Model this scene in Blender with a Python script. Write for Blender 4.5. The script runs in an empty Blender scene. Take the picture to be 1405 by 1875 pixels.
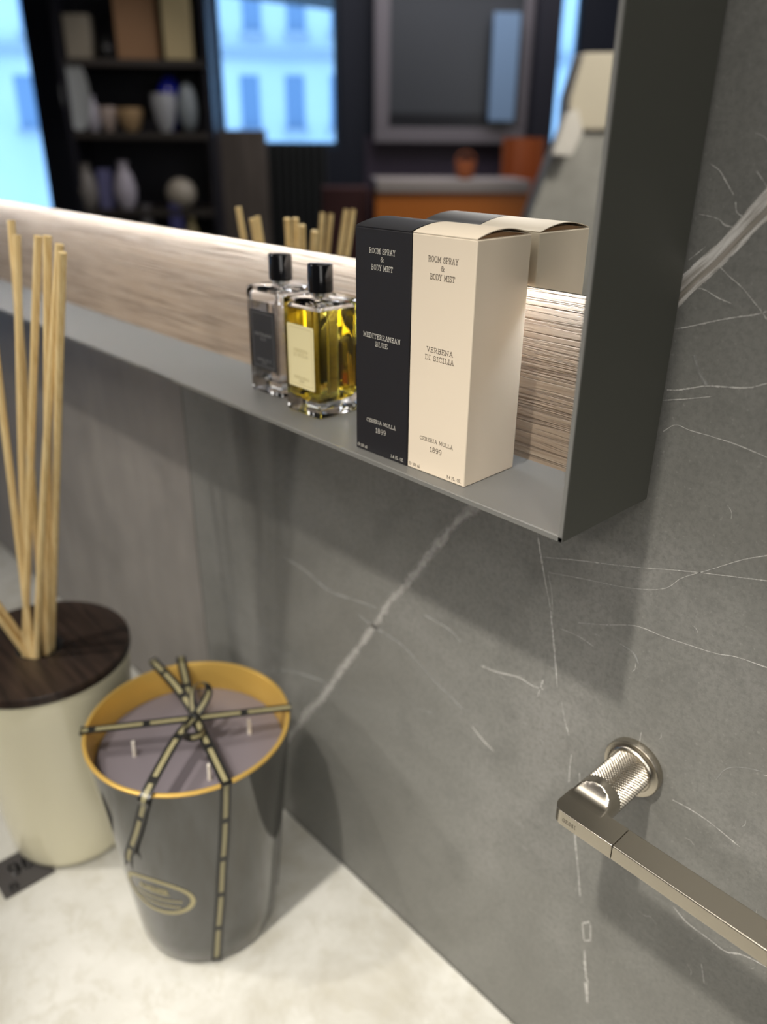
import bpy, bmesh, math, random
from mathutils import Vector, Matrix
random.seed(7)
SC = bpy.context.scene
COL = SC.collection
PI = math.pi

# ------------------------------------------------------------------ camera
F_PX = 1464.33
CAM = Vector((0.21119, -0.41957, 0.19593))
RW = ((0.68161058, 0.7316631, 0.00872509), (0.31697921, -0.2845057, -0.90475449), (-0.65949314, 0.6194559, -0.42584409))
cd = bpy.data.cameras.new('camera')
cam = bpy.data.objects.new('camera', cd)
COL.objects.link(cam)
cam.matrix_world = Matrix(((RW[0][0], -RW[1][0], -RW[2][0], CAM.x), (RW[0][1], -RW[1][1], -RW[2][1], CAM.y), (RW[0][2], -RW[1][2], -RW[2][2], CAM.z), (0, 0, 0, 1)))
cd.sensor_fit = 'VERTICAL'
cd.sensor_height = 36.0
cd.lens = F_PX / 1875 * 36.0
cd.clip_start = 0.01
cd.dof.use_dof = True
cd.dof.focus_distance = 0.475
cd.dof.aperture_fstop = cd.lens * 1e-3 / 0.0072
SC.camera = cam

# ------------------------------------------------------------------ world, lights, exposure
SC.view_settings.view_transform = 'Standard'
SC.view_settings.look = 'None'
SC.view_settings.gamma = 1.0
SC.view_settings.exposure = 0.7
SC.view_settings.use_curve_mapping = False
w = bpy.data.worlds.new('world'); SC.world = w
w.use_nodes = True
w.node_tree.nodes['Background'].inputs[0].default_value = (0.30, 0.58, 1.0, 1)
w.node_tree.nodes['Background'].inputs[1].default_value = 1.75

def spot(name, loc, target, power, angle, blend, radius, color):
    l = bpy.data.lights.new(name, 'SPOT')
    l.energy = power; l.spot_size = math.radians(angle); l.spot_blend = blend
    l.shadow_soft_size = radius; l.color = color
    o = bpy.data.objects.new(name, l); COL.objects.link(o)
    o.location = loc
    o.rotation_euler = (Vector(target) - Vector(loc)).to_track_quat('-Z', 'Y').to_euler()
    return o
def area(name, loc, target, power, sx, sy, color):
    l = bpy.data.lights.new(name, 'AREA')
    l.shape = 'RECTANGLE'; l.size = sx; l.size_y = sy; l.energy = power; l.color = color
    o = bpy.data.objects.new(name, l); COL.objects.link(o)
    o.location = loc
    o.rotation_euler = (Vector(target) - Vector(loc)).to_track_quat('-Z', 'Y').to_euler()
    return o
WARM = (1.0, 0.94, 0.85)
spot('spot_over_shelf', (-0.03, -0.85, 1.30), (-0.02, -0.12, -0.66), 82, 34, 1.0, 0.03, WARM)
spot('fill_spot_left', (-0.80, -0.85, 1.30), (-0.62, -0.14, -0.50), 27, 44, 0.9, 0.03, WARM)  # added spot, fills the left wall the shelf spot misses
spot('spot_across_counter', (-1.90, -2.20, 1.00), (-0.25, -0.08, -0.30), 33, 30, 0.9, 0.09, WARM)
spot('fill_spot_right', (0.95, -0.80, 1.30), (-0.10, -0.06, -0.60), 26, 24, 0.9, 0.05, WARM)  # added narrow spot, brightens the counter right of the candle
area('ceiling_fill', (0.1, -1.15, 1.36), (0.1, -1.15, 0), 13.5, 2.4, 1.1, (1.0, 0.96, 0.90))  # unseen overhead area light, added as ambient fill
area('window_side_panel', (1.9, -1.3, 0.7), (-0.1, -0.1, -0.1), 9.3, 1.2, 1.2, (1.0, 0.97, 0.93))  # fill light added at right front, no window there
area('room_fill', (-2.6, -3.0, 1.36), (-2.6, -3.0, 0), 16, 1.6, 1.6, (0.95, 0.92, 1.0))  # ambient fill added above the reflected shop

# ------------------------------------------------------------------ helpers
def link(ob, parent=None, label=None, cat=None, group=None, kind=None):
    COL.objects.link(ob)
    if parent is not None: ob.parent = parent
    if label: ob['label'] = label
    if cat: ob['category'] = cat
    if group: ob['group'] = group
    if kind: ob['kind'] = kind
    return ob
def thing(name, loc, label, cat, group=None, rz=0.0):
    o = bpy.data.objects.new(name, None)
    o.empty_display_size = 0.02
    o.location = loc; o.rotation_euler = (0, 0, rz)
    return link(o, None, label, cat, group)
class MB:
    """collects geometry and links it as one mesh object"""
    def __init__(self): self.v = []; self.f = []; self.mi = []; self.uv = {}
    def add(self, vs, fs, mi=0, uvs=None):
        n = len(self.v); self.v += [tuple(p) for p in vs]
        for k, f in enumerate(fs):
            if uvs is not None: self.uv[len(self.f)] = [uvs[i] for i in f]
            self.f.append(tuple(i + n for i in f)); self.mi.append(mi)
        return self
    def box(self, a, b, mi=0):
        x0, y0, z0 = a; x1, y1, z1 = b
        vs = [(x0,y0,z0),(x1,y0,z0),(x1,y1,z0),(x0,y1,z0),(x0,y0,z1),(x1,y0,z1),(x1,y1,z1),(x0,y1,z1)]
        return self.add(vs, [(0,3,2,1),(4,5,6,7),(0,1,5,4),(1,2,6,5),(2,3,7,6),(3,0,4,7)], mi)
    def prism(self, pts, d, mi=0):
        """closed polygon (3d points) pushed along vector d"""
        n = len(pts); d = Vector(d)
        vs = [Vector(p) for p in pts] + [Vector(p) + d for p in pts]
        fs = [tuple(range(n))[::-1], tuple(range(n, 2 * n))] + [(i, (i + 1) % n, n + (i + 1) % n, n + i) for i in range(n)]
        return self.add(vs, fs, mi)
    def lathe(self, prof, n=64, c=(0, 0, 0), mi=0, closed=False):
        vs = []; fs = []; m = len(prof)
        for r, z in prof:
            for k in range(n):
                a = 2 * PI * k / n
                vs.append((c[0] + r * math.cos(a), c[1] + r * math.sin(a), c[2] + z))
        for j in range(m - (0 if closed else 1)):
            j2 = (j + 1) % m
            for k in range(n):
                k2 = (k + 1) % n
                fs.append((j * n + k, j * n + k2, j2 * n + k2, j2 * n + k))
        if not closed:
            if prof[0][0] > 1e-6: fs.append(tuple(range(n))[::-1])
            if prof[-1][0] > 1e-6: fs.append(tuple(range((m - 1) * n, m * n)))
        return self.add(vs, fs, mi)
    def tube(self, pts, r, n=10, mi=0, r1=None):
        pts = [Vector(p) for p in pts]; vs = []; fs = []; m = len(pts)
        prev = None
        for j, p in enumerate(pts):
            t = (pts[min(j + 1, m - 1)] - pts[max(j - 1, 0)]).normalized()
            if prev is None:
                a = t.orthogonal().normalized()
            else:
                a = (prev - t * prev.dot(t)).normalized()
            prev = a; b = t.cross(a)
            rr = r if r1 is None else r + (r1 - r) * j / (m - 1)
            for k in range(n):
                q = 2 * PI * k / n
                vs.append(p + a * math.cos(q) * rr + b * math.sin(q) * rr)
        for j in range(m - 1):
            for k in range(n):
                k2 = (k + 1) % n
                fs.append((j * n + k, j * n + k2, (j + 1) * n + k2, (j + 1) * n + k))
        fs.append(tuple(range(n))[::-1]); fs.append(tuple(range((m - 1) * n, m * n)))
        return self.add(vs, fs, mi)
    def build(self, name, mats, parent=None, label=None, cat=None, group=None, kind=None, smooth=None, bevel=None, seg=2, fix=True):
        me = bpy.data.meshes.new(name)
        me.from_pydata(self.v, [], self.f)
        if not isinstance(mats, (list, tuple)): mats = [mats]
        for m in mats: me.materials.append(m)
        for p, mi in zip(me.polygons, self.mi): p.material_index = mi
        if self.uv:
            ul = me.uv_layers.new(name='UVMap')
            for fi, co in self.uv.items():
                p = me.polygons[fi]
                for li, c in zip(p.loop_indices, co): ul.data[li].uv = c
        if fix:
            bm = bmesh.new(); bm.from_mesh(me)
            bmesh.ops.recalc_face_normals(bm, faces=bm.faces); bm.to_mesh(me); bm.free()
        me.update()
        if smooth is not None:
            for p in me.polygons: p.use_smooth = True
            me.set_sharp_from_angle(angle=math.radians(smooth))
        ob = bpy.data.objects.new(name, me)
        link(ob, parent, label, cat, group, kind)
        if bevel:
            md = ob.modifiers.new('bevel', 'BEVEL'); md.width = bevel; md.segments = seg
            md.limit_method = 'ANGLE'; md.angle_limit = math.radians(35)
            for p in me.polygons: p.use_smooth = True
            if smooth is None: me.set_sharp_from_angle(angle=math.radians(60))
            md.harden_normals = False
        return ob

# ------------------------------------------------------------------ materials
def mat(name, color, rough=0.5, metal=0.0, spec=0.5, emit=None, estr=0.0, coat=0.0, trans=0.0, ior=1.45):
    m = bpy.data.materials.new(name); m.use_nodes = True
    b = m.node_tree.nodes['Principled BSDF']
    b.inputs['Base Color'].default_value = (*color, 1)
    b.inputs['Roughness'].default_value = rough
    b.inputs['Metallic'].default_value = metal
    b.inputs['Specular IOR Level'].default_value = spec
    b.inputs['Coat Weight'].default_value = coat
    b.inputs['Transmission Weight'].default_value = trans
    b.inputs['IOR'].default_value = ior
    if emit: b.inputs['Emission Color'].default_value = (*emit, 1); b.inputs['Emission Strength'].default_value = estr
    return m
def nt(m): return m.node_tree, m.node_tree.nodes, m.node_tree.links, m.node_tree.nodes['Principled BSDF']
def coords(m, scale=(1, 1, 1), kind='Object', rot=(0, 0, 0)):
    t, N, L, b = nt(m)
    tc = N.new('ShaderNodeTexCoord'); mp = N.new('ShaderNodeMapping')
    mp.inputs['Scale'].default_value = scale; mp.inputs['Rotation'].default_value = rot
    L.new(tc.outputs[kind], mp.inputs[0]); return mp.outputs[0]
def noise(m, vec, scale, detail=4, rough=0.55, dist=0.0):
    t, N, L, b = nt(m)
    n = N.new('ShaderNodeTexNoise'); n.inputs['Scale'].default_value = scale
    n.inputs['Detail'].default_value = detail; n.inputs['Roughness'].default_value = rough
    n.inputs['Distortion'].default_value = dist
    L.new(vec, n.inputs['Vector']); return n.outputs[0]
def ramp(m, fac, stops):
    t, N, L, b = nt(m)
    r = N.new('ShaderNodeValToRGB')
    while len(r.color_ramp.elements) < len(stops): r.color_ramp.elements.new(0.5)
    for e, (p, c) in zip(r.color_ramp.elements, stops):
        e.position = p; e.color = (*c, 1) if len(c) == 3 else c
    L.new(fac, r.inputs[0]); return r.outputs[0]
def mix(m, fac, a, b_, mode='MIX'):
    t, N, L, b = nt(m)
    x = N.new('ShaderNodeMix'); x.data_type = 'RGBA'; x.blend_type = mode
    for s, v in ((0, fac), (6, a), (7, b_)):
        if isinstance(v, (int, float)): x.inputs[s].default_value = v
        elif isinstance(v, tuple): x.inputs[s].default_value = (*v, 1)
        else: L.new(v, x.inputs[s])
    return x.outputs[2]
def math_(m, op, a, b_=0.0):
    t, N, L, b = nt(m)
    x = N.new('ShaderNodeMath'); x.operation = op
    for s, v in ((0, a), (1, b_)):
        if isinstance(v, (int, float)): x.inputs[s].default_value = v
        else: L.new(v, x.inputs[s])
    return x.outputs[0]
def bump(m, h, strength, dist):
    t, N, L, b = nt(m)
    x = N.new('ShaderNodeBump'); x.inputs['Strength'].default_value = strength; x.inputs['Distance'].default_value = dist
    L.new(h, x.inputs['Height']); L.new(x.outputs[0], b.inputs['Normal'])
def setc(m, out): t, N, L, b = nt(m); L.new(out, b.inputs['Base Color'])

# grey marble-look wall tile
M_wall = mat('grey stone', (0.217, 0.217, 0.203), 0.42, spec=0.35)
v = coords(M_wall)
n1 = noise(M_wall, v, 4.5, 5, 0.6, 0.6); n2 = noise(M_wall, v, 28, 6, 0.7, 0.3); n3 = noise(M_wall, v, 420, 2, 0.5); n4 = noise(M_wall, v, 260, 5, 0.75)
c1 = ramp(M_wall, n1, [(0.3, (0.171, 0.168, 0.151)), (0.52, (0.217, 0.215, 0.197)), (0.72, (0.27, 0.264, 0.246))])
c2 = mix(M_wall, ramp(M_wall, n2, [(0.30, (0.55, 0.55, 0.55)), (0.5, (0.0, 0.0, 0.0))]), c1, (0.152, 0.151, 0.139))
c3 = mix(M_wall, ramp(M_wall, n3, [(0.62, (0, 0, 0)), (0.74, (0.4, 0.4, 0.4))]), c2, (0.348, 0.348, 0.319))
c4 = mix(M_wall, ramp(M_wall, n4, [(0.36, (0.45, 0.45, 0.45)), (0.55, (0, 0, 0))]), c3, (0.125, 0.124, 0.115))
setc(M_wall, c4)
# browner stone tone further along the wall, ending at a thin dark line
M_wall2 = mat('brown grey stone', (0.217, 0.203, 0.189), 0.45, spec=0.35)
v = coords(M_wall2, (1, 1, 1), rot=(0, 0.6, 0)); v2 = coords(M_wall2, (7, 1, 1.2), rot=(0, 0.15, 0))
n1 = noise(M_wall2, v, 7, 5, 0.6, 0.8); n2 = noise(M_wall2, v2, 3.5, 5, 0.6)
c1 = ramp(M_wall2, n1, [(0.3, (0.217, 0.203, 0.186)), (0.55, (0.275, 0.254, 0.232)), (0.75, (0.312, 0.29, 0.261))])
c1 = mix(M_wall2, ramp(M_wall2, n2, [(0.35, (0.4, 0.4, 0.4)), (0.6, (0, 0, 0))]), c1, (0.189, 0.174, 0.157))
setc(M_wall2, c1)
M_darkline = mat('thin dark line', (0.05, 0.046, 0.042), 0.6)
def vein_mat(name, c_lo, c_hi, alpha, lo, hi, sc, streak=False):
    m = mat(name, c_hi, 0.5, spec=0.3)
    t, N, L, b = nt(m)
    v = coords(m)
    if streak: v = coords(m, (30, 4.0, 1), kind='UV')
    a = noise(m, v, 1.6 if streak else sc, 5, 0.7, 0.2); a2 = noise(m, v, 1.3 if streak else sc * 3, 5 if streak else 3, 0.65)
    setc(m, ramp(m, a2, [(0.35, c_lo), (0.6, c_hi)]))
    uv = coords(m, kind='UV')
    sp = N.new('ShaderNodeSeparateXYZ'); L.new(uv, sp.inputs[0])
    d = math_(m, 'ABSOLUTE', math_(m, 'SUBTRACT', sp.outputs[1], 0.5))
    edge = math_(m, 'ADD', math_(m, 'MULTIPLY', d, -2.0), 1.0)        # 1 at centre, 0 at rim
    e = math_(m, 'ADD', edge, math_(m, 'MULTIPLY', math_(m, 'SUBTRACT', a, 0.5), 1.2 if streak else 2.2))
    fac = ramp(m, e, [(max(lo, 0.0), (0, 0, 0)), (hi, (alpha, alpha, alpha))])
    L.new(fac, b.inputs['Alpha'])
    return m
M_vbig = vein_mat('broad white vein', (0.36, 0.33, 0.29), (0.78, 0.76, 0.72), 1.0, 0.02, 0.12, 90, True)
M_vcore = vein_mat('grey vein core', (0.28, 0.26, 0.21), (0.46, 0.41, 0.36), 0.75, 0.1, 0.5, 120, True)
M_vband = vein_mat('pale vein', (0.30, 0.29, 0.27), (0.46, 0.45, 0.42), 0.9, -0.05, 0.7, 60)
M_vfine = vein_mat('fine vein', (0.36, 0.35, 0.33), (0.58, 0.57, 0.53), 1.0, 0.08, 0.75, 200)
M_vsoft = vein_mat('soft vein', (0.33, 0.33, 0.31), (0.42, 0.42, 0.40), 0.7, 0.1, 1.0, 60)

M_oak = mat('limed oak', (0.45, 0.34, 0.25), 0.6, spec=0.25)
v = coords(M_oak, (1.0, 1, 50)); g = noise(M_oak, v, 9, 6, 0.65, 0.25)
v2 = coords(M_oak, (0.55, 1, 40), rot=(0, 0.03, 0)); r1 = noise(M_oak, v2, 2.6, 4, 0.55, 0.15)
v3 = coords(M_oak, (1.3, 1, 64), rot=(0, -0.02, 0)); r2 = noise(M_oak, v3, 3.0, 3, 0.5, 0.1)
l1 = ramp(M_oak, math_(M_oak, 'ABSOLUTE', math_(M_oak, 'SUBTRACT', r1, 0.5)), [(0.0, (0, 0, 0)), (0.004, (0.15, 0.15, 0.15)), (0.028, (1, 1, 1))])
l2 = ramp(M_oak, math_(M_oak, 'ABSOLUTE', math_(M_oak, 'SUBTRACT', r2, 0.47)), [(0.0, (0.4, 0.4, 0.4)), (0.020, (1, 1, 1))])
lines = mix(M_oak, 1.0, l1, l2, 'MULTIPLY')
c1 = ramp(M_oak, g, [(0.3, (0.32, 0.235, 0.165)), (0.5, (0.39, 0.30, 0.22)), (0.7, (0.45, 0.36, 0.27))])
c2 = mix(M_oak, lines, (0.13, 0.085, 0.055), c1)
c2 = mix(M_oak, 0.55, c1, c2)
setc(M_oak, c2)
bump(M_oak, math_(M_oak, 'ADD', math_(M_oak, 'MULTIPLY', lines, 0.7), math_(M_oak, 'MULTIPLY', g, 0.5)), 0.8, 0.0009)

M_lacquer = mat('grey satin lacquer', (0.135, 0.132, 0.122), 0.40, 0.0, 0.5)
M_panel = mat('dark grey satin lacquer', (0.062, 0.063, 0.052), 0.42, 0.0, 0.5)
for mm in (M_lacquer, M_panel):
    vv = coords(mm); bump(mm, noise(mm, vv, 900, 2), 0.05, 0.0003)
M_edge = mat('raw panel edge', (0.17, 0.168, 0.155), 0.4)
M_carcass = mat('black carcass', (0.012, 0.012, 0.012), 0.7)
M_mirror = mat('silvered glass', (0.90, 0.91, 0.90), 0.0, 1.0)
M_mirror_edge = mat('mirror glass edge', (0.25, 0.25, 0.22), 0.2)
M_led = mat('led strip', (1, 1, 1), 0.5, emit=(0.80, 0.88, 1.0), estr=21)
M_card_black = mat('black matt carton', (0.016, 0.015, 0.017), 0.55, spec=0.35)
M_card_cream = mat('cream matt carton', (0.78, 0.67, 0.52), 0.55, spec=0.3)
M_flap_shade = mat('brown flap shade', (0.30, 0.17, 0.08), 0.8)
M_ink_white = mat('cream ink', (0.80, 0.76, 0.66), 0.6)
M_ink_dark = mat('dark brown ink', (0.055, 0.035, 0.022), 0.6)
M_glass = mat('clear glass', (1, 1, 1), 0.0, 0, 0.5, trans=1.0, ior=1.45)
M_amber = mat('amber liquid', (1.0, 0.80, 0.11), 0.0, 0, 0.5, trans=1.0, ior=1.34)
M_clear = mat('clear liquid', (0.97, 0.95, 0.93), 0.0, 0, 0.5, trans=1.0, ior=1.34)
M_cap = mat('black gloss plastic', (0.008, 0.008, 0.009), 0.12)
M_collar = mat('silver collar', (0.75, 0.74, 0.72), 0.25, 1.0)
M_lab_cream = mat('cream paper label', (0.84, 0.74, 0.42), 0.6)
M_lab_black = mat('black paper label', (0.030, 0.030, 0.032), 0.5)
M_lab_line = mat('label grey print', (0.28, 0.28, 0.27), 0.6)
M_lab_gold = mat('label gold line', (0.48, 0.38, 0.14), 0.6)
M_nickel = mat('brushed nickel', (0.47, 0.43, 0.36), 0.27, 1.0)
vv = coords(M_nickel, (3, 60, 60)); bump(M_nickel, noise(M_nickel, vv, 60, 3), 0.08, 0.0003)
M_nickel_dark = mat('engraved nickel', (0.24, 0.21, 0.17), 0.45, 0.9)
M_counter = mat('cream stone counter', (0.70, 0.66, 0.57), 0.5, spec=0.3)
v = coords(M_counter)
n1 = noise(M_counter, v, 9, 6, 0.65, 0.5); n2 = noise(M_counter, v, 34, 5, 0.7, 0.4)
c1 = ramp(M_counter, n1, [(0.32, (0.43, 0.41, 0.35)), (0.5, (0.55, 0.54, 0.49)), (0.68, (0.63, 0.62, 0.575))])
c2 = mix(M_counter, ramp(M_counter, n2, [(0.36, (0.55, 0.55, 0.55)), (0.5, (0, 0, 0))]), c1, (0.46, 0.44, 0.37))
setc(M_counter, c2)
M_smoke = mat('smoked glass vessel', (0.032, 0.032, 0.028), 0.10, 0, 0.7, coat=0.5)
M_gold = mat('gold lining', (0.62, 0.40, 0.10), 0.38, 0.55, 0.5)
M_wax = mat('grey mauve wax', (0.155, 0.135, 0.150), 0.45, 0, 0.5)
M_wick = mat('white cotton wick', (0.80, 0.75, 0.66), 0.8)
M_ribbon = mat('black satin ribbon', (0.014, 0.014, 0.013), 0.35)
t, N, L, b = nt(M_ribbon)
uv = coords(M_ribbon, kind='UV'); sp = N.new('ShaderNodeSeparateXYZ'); L.new(uv, sp.inputs[0])
fr = math_(M_ribbon, 'FRACT', sp.outputs[0])
dash = math_(M_ribbon, 'LESS_THAN', fr, 0.86)
dv = math_(M_ribbon, 'LESS_THAN', math_(M_ribbon, 'ABSOLUTE', math_(M_ribbon, 'SUBTRACT', sp.outputs[1], 0.5)), 0.21)
f = math_(M_ribbon, 'MULTIPLY', dash, dv)
setc(M_ribbon, mix(M_ribbon, f, (0.014, 0.014, 0.013), (0.27, 0.24, 0.13)))
M_cream_gloss = mat('cream glazed vessel', (0.78, 0.73, 0.53), 0.16, 0, 0.5, coat=0.5)
M_lid = mat('dark brown wood lid', (0.022, 0.014, 0.011), 0.36)
v = coords(M_lid, (1, 12, 1)); setc(M_lid, ramp(M_lid, noise(M_lid, v, 12, 4), [(0.3, (0.014, 0.010, 0.008)), (0.7, (0.045, 0.028, 0.021))]))
M_reed = mat('pale rattan', (0.74, 0.52, 0.22), 0.6)
v = coords(M_reed, (40, 40, 1.2)); setc(M_reed, ramp(M_reed, noise(M_reed, v, 9, 4), [(0.25, (0.66, 0.45, 0.18)), (0.65, (0.84, 0.65, 0.33))]))

# ------------------------------------------------------------------ slab-serif stroke lettering
def arc(cx, cy, rx, ry, a0, a1, n=9):
    return [(cx + rx * math.cos(math.radians(a0 + (a1 - a0) * k / n)), cy + ry * math.sin(math.radians(a0 + (a1 - a0) * k / n))) for k in range(n + 1)]
G = {
 'A': (0.84, [[(0.10,0),(0.40,1),(0.44,1),(0.74,0)], [(0.20,.33),(0.64,.33)], [(0,0),(.24,0)], [(.60,0),(.84,0)]]),
 'B': (0.76, [[(0,1),(.40,1)]+arc(.40,.76,.24,.24,90,-90)+[(.15,.52)], [(.40,.52)]+arc(.42,.26,.28,.26,90,-90)+[(0,0)], [(.15,0),(.15,1)]]),
 'C': (0.80, [arc(.42,.5,.38,.5,40,322,14), [(.72,.98),(.72,.70)]]),
 'D': (0.82, [[(0,1),(.36,1)]+arc(.36,.5,.40,.5,90,-90,12)+[(0,0)], [(.15,0),(.15,1)]]),
 'E': (0.74, [[(0,1),(.66,1),(.66,.76)], [(.15,0),(.15,1)], [(.15,.52),(.46,.52)], [(.46,.40),(.46,.64)], [(0,0),(.70,0),(.70,.25)]]),
 'F': (0.70, [[(0,1),(.66,1),(.66,.76)], [(.15,0),(.15,1)], [(.15,.52),(.46,.52)], [(.46,.40),(.46,.64)], [(0,0),(.32,0)]]),
 'G': (0.84, [arc(.42,.5,.38,.5,45,345,14), [(.74,.98),(.74,.72)], [(.52,.42),(.84,.42)], [(.74,.42),(.74,0)]]),
 'I': (0.42, [[(.2,0),(.2,1)], [(0,0),(.4,0)], [(0,1),(.4,1)]]),
 'L': (0.70, [[(0,1),(.32,1)], [(.15,1),(.15,0)], [(0,0),(.66,0),(.66,.27)]]),
 'M': (1.02, [[(0,1),(.14,1),(.50,.22),(.86,1),(1.0,1)], [(.14,1),(.14,0)], [(.86,1),(.86,0)], [(0,0),(.28,0)], [(.72,0),(1.0,0)]]),
 'N': (0.88, [[(0,1),(.14,1),(.72,0),(.72,1)], [(.14,1),(.14,0)], [(0,0),(.28,0)], [(.57,1),(.87,1)]]),
 'O': (0.84, [arc(.42,.5,.38,.5,0,360,20)]),
 'P': (0.72, [[(0,1),(.40,1)]+arc(.40,.73,.27,.27,90,-90)+[(.15,.46)], [(.15,0),(.15,1)], [(0,0),(.32,0)]]),
 'R': (0.80, [[(0,1),(.40,1)]+arc(.40,.75,.25,.25,90,-90)+[(.15,.50)], [(.15,0),(.15,1)], [(0,0),(.30,0)], [(.40,.50),(.64,0),(.80,0)]]),
 'S': (0.68, [arc(.34,.75,.27,.25,35,270,9)+arc(.34,.26,.29,.26,90,-145,9), [(.58,.98),(.58,.72)], [(.06,.02),(.06,.30)]]),
 'T': (0.80, [[(.04,.74),(.04,1),(.76,1),(.76,.74)], [(.40,1),(.40,0)], [(.24,0),(.56,0)]]),
 'U': (0.84, [[(.14,1),(.14,.32)]+arc(.42,.32,.28,.32,180,360)+[(.70,1)], [(0,1),(.28,1)], [(.56,1),(.84,1)]]),
 'V': (0.84, [[(.12,1),(.42,0),(.72,1)], [(0,1),(.26,1)], [(.58,1),(.84,1)]]),
 'Y': (0.82, [[(.10,1),(.41,.45),(.72,1)], [(.41,.45),(.41,0)], [(0,1),(.24,1)], [(.58,1),(.82,1)], [(.26,0),(.56,0)]]),
 'Z': (0.72, [[(.06,.76),(.06,1),(.64,1),(.04,0),(.68,0),(.68,.25)]]),
 '&': (0.86, [arc(.36,.76,.17,.20,-40,220,10)+[(.70,.02),(.84,.02)], [(.30,.56)]+arc(.30,.28,.26,.28,110,330,9)+[(.70,.52),(.84,.52)]]),
 '0': (0.72, [arc(.34,.5,.29,.5,0,360,18)]),
 '1': (0.50, [[(.06,.80),(.26,1),(.26,0)], [(.05,0),(.47,0)]]),
 '3': (0.70, [arc(.32,.76,.25,.24,160,-90,9)+arc(.32,.27,.29,.27,90,-160,9)]),
 '4': (0.72, [[(.52,0),(.52,1),(.04,.28),(.70,.28)], [(.38,0),(.66,0)]]),
 '8': (0.72, [arc(.34,.76,.24,.24,0,360,14), arc(.34,.27,.29,.27,0,360,16)]),
 '9': (0.72, [arc(.34,.70,.28,.30,0,360,14), [(.62,.70)]+arc(.34,.45,.28,.45,0,-120,8)]),
 '.': (0.26, [[(.08,.03),(.14,.03)]]),
 'm': (1.00, [[(0,.66),(.14,.66),(.14,0)], arc(.32,.46,.18,.2,180,0,6)+[(.50,0)], arc(.68,.46,.18,.2,180,0,6)+[(.86,0)], [(0,0),(.24,0)], [(.40,0),(.60,0)], [(.76,0),(.98,0)]]),
 'l': (0.36, [[(.02,1),(.17,1),(.17,0)], [(.02,0),(.34,0)]]),
 '℮': (1.00, [arc(.45,.45,.42,.45,15,345,16), [(.30,.45),(.87,.45)]]),
 '\u00c1': (0.84, [[(0.10,0),(0.40,1),(0.44,1),(0.74,0)], [(0.20,.33),(0.64,.33)], [(0,0),(.24,0)], [(.60,0),(.84,0)], [(.38,1.16),(.52,1.34)]]),
 ' ': (0.45, []),
}
def text_width(s, track): return sum(G[c][0] + track for c in s) - track
def write(mb, s, cx, cy, width, h, place, stroke=0.095, track=0.15, arch=0.0, mi=0):
    """string centred on (cx, cy), 'width' wide and h high, mapped on a surface by place(x, y)"""
    W = text_width(s, track); sx = width / W; sw = stroke * h / 2
    x = 0.0
    for c in s:
        gw, strokes = G[c]
        for st in strokes:
            pts = [((x + px) * sx - width / 2, (py - 0.5) * h) for px, py in st]
            pts = [(px, py - arch * (2 * px / width) ** 2) for px, py in pts]
            for a, b in zip(pts[:-1], pts[1:]):
                dx, dy = b[0] - a[0], b[1] - a[1]; l = math.hypot(dx, dy) or 1e-9
                ux, uy = dx / l * sw, dy / l * sw
                q = [(a[0] - ux - uy, a[1] - uy + ux), (a[0] - ux + uy, a[1] - uy - ux), (b[0] + ux + uy, b[1] + uy - ux), (b[0] + ux - uy, b[1] + uy + ux)]
                mb.add([place(cx + p[0], cy + p[1]) for p in q], [(0, 1, 2, 3)], mi)
        x += gw + track

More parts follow.
